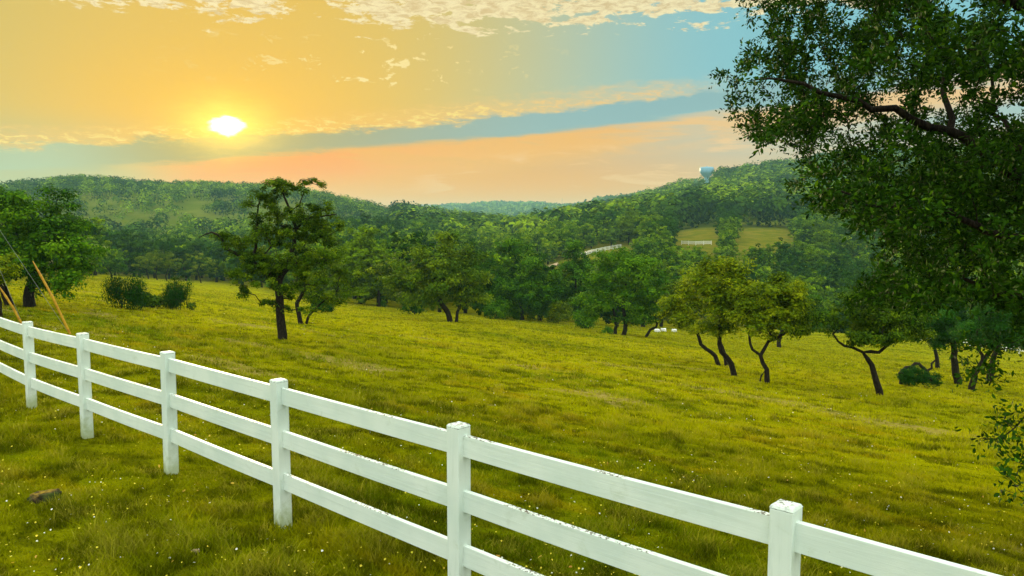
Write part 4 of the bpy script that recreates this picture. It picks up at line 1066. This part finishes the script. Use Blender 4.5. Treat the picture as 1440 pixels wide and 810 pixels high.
v = np.stack([B-wv, B+wv, mid_+wv*.7, mid_-wv*.7, B+lv], 1).reshape(-1, 3)
i0 = np.arange(n_)*5
tri = np.concatenate([np.stack([i0, i0+1, i0+2, i0+3], 1)])
me = bpy.data.meshes.new('grass')
lp = np.stack([i0, i0+1, i0+2, i0+3, i0+3, i0+2, i0+4], 1).astype(np.int32).ravel()
me.vertices.add(len(v)); me.vertices.foreach_set('co', v.astype(np.float32).ravel())
me.loops.add(len(lp)); me.loops.foreach_set('vertex_index', lp)
ls = np.stack([np.arange(n_)*7, np.arange(n_)*7+4], 1).astype(np.int32).ravel()
me.polygons.add(2*n_); me.polygons.foreach_set('loop_start', ls)
at_ = me.attributes.new('v', 'FLOAT', 'FACE'); at_.data.foreach_set('value', np.repeat(np.clip(R.random(n_)*.75+(tuft2-.5)*1.6+.12, 0, 1), 2).astype(np.float32))  # blades in the gaps between tufts get a darker colour, as shade
me.update(calc_edges=True)
o = link_mesh('grass', me, m_grass); tag(o, 'short uneven meadow grass in green and yellow tufts', 'grass', kind='stuff')
print('grass blades', n_)

# ------------------------------------------------------------------ wild flowers and fallen yellow leaves
def petal_mat(name, c1, c2):
    m, n = newmat(name); a = n.node('ShaderNodeAttribute'); a.attribute_name = 'v'
    col = n.mix(a.outputs['Fac'], c1, c2); d = princ(n, col, .6, .2); tr = n.node('ShaderNodeBsdfTranslucent'); n.put(tr.inputs[0], col)
    ms = n.node('ShaderNodeMixShader'); ms.inputs[0].default_value = .3; n.l.new(d, ms.inputs[1]); n.l.new(tr.outputs[0], ms.inputs[2]); finish(n, ms.outputs[0]); return m
m_wflower = petal_mat('white_petals', (.62, .66, .50, 1), (.82, .82, .74, 1)); m_yflower = petal_mat('yellow_petals', (.55, .52, .02, 1), (.80, .62, .05, 1)); m_dead = petal_mat('fallen_leaf', (.60, .42, .04, 1), (.42, .22, .03, 1))
def flowers(name, label, n_, Y0, Y1, r_rng, hgt, mat, tilt=.4, sides=6, asp=1.0):
    X_, Y_ = field_pts(n_, Y0, Y1); e_ = np.interp(720+F*X_/Y_, EX, EY); cl_ = fbm(X_*.5, Y_*.5, 63); k_ = (Y_ < e_) & (R.random(n_) < np.clip((cl_-.44)*6, .04, 1)); X_, Y_ = X_[k_], Y_[k_]; n_ = len(X_)
    Z_ = ground(X_, Y_) + R.uniform(*hgt, n_); r_ = R.uniform(*r_rng, n_)*(1+Y_*.02)
    N_ = unit(np.stack([R.normal(0, tilt, n_), R.normal(0, tilt, n_)-.25, np.ones(n_)], 1)); T_ = unit(np.cross(N_, R.normal(size=(n_, 3)))); B_ = np.cross(N_, T_)
    C = np.stack([X_, Y_, Z_], 1); V_ = []
    for k in range(sides):
        a_ = 2*math.pi*k/sides; q_ = r_*(1.0 if k % 2 == 0 else .78); V_.append(C + T_*(q_*math.cos(a_))[:, None] + B_*(q_*asp*math.sin(a_))[:, None] + N_*(q_*.25*(k % 2))[:, None])
    V_ = np.stack(V_, 1).reshape(-1, 3)
    o = link_mesh(name, npmesh(name, V_, np.arange(n_*sides).reshape(-1, sides), attr=R.random(n_)), mat); tag(o, label, 'flowers' if 'leaves' not in label else 'fallen leaves', kind='stuff')
flowers('white_wildflowers', 'tiny white wildflowers dotted through the meadow grass', 2100, 3, 60, (.004, .011), (.03, .12), m_wflower)
flowers('yellow_wildflowers', 'tiny yellow wildflowers dotted through the meadow grass', 5200, 3, 80, (.004, .011), (.04, .14), m_yflower)
flowers('fallen_leaves', 'fallen yellow and orange leaves lying in the near grass', 420, 3, 14, (.010, .024), (.02, .05), m_dead, tilt=.6, asp=.5)

# ------------------------------------------------------------------ evening haze, one closed box
hz, n = newmat('evening_haze')
pv = n.node('ShaderNodeVolumePrincipled'); pv.inputs['Color'].default_value = (.42, .80, .86, 1); pv.inputs['Density'].default_value = .00015; pv.inputs['Anisotropy'].default_value = .05
oo = n.node('ShaderNodeOutputMaterial'); n.l.new(pv.outputs[0], oo.inputs['Volume'])
zmin = float(Z.min())-1.0; zmax = float(Z.max())+18.0; print('haze', zmin, zmax)
bm = bmesh.new(); bmesh.ops.create_cube(bm, size=1)
for v_ in bm.verts: v_.co = Vector((v_.co.x*13400, v_.co.y*13400, zmin if v_.co.z < 0 else zmax))
me = bpy.data.meshes.new('haze'); bm.to_mesh(me); bm.free(); o = link_mesh('haze', me, hz); tag(o, kind='stuff'); o['label'] = 'thin pale evening haze over the valley'
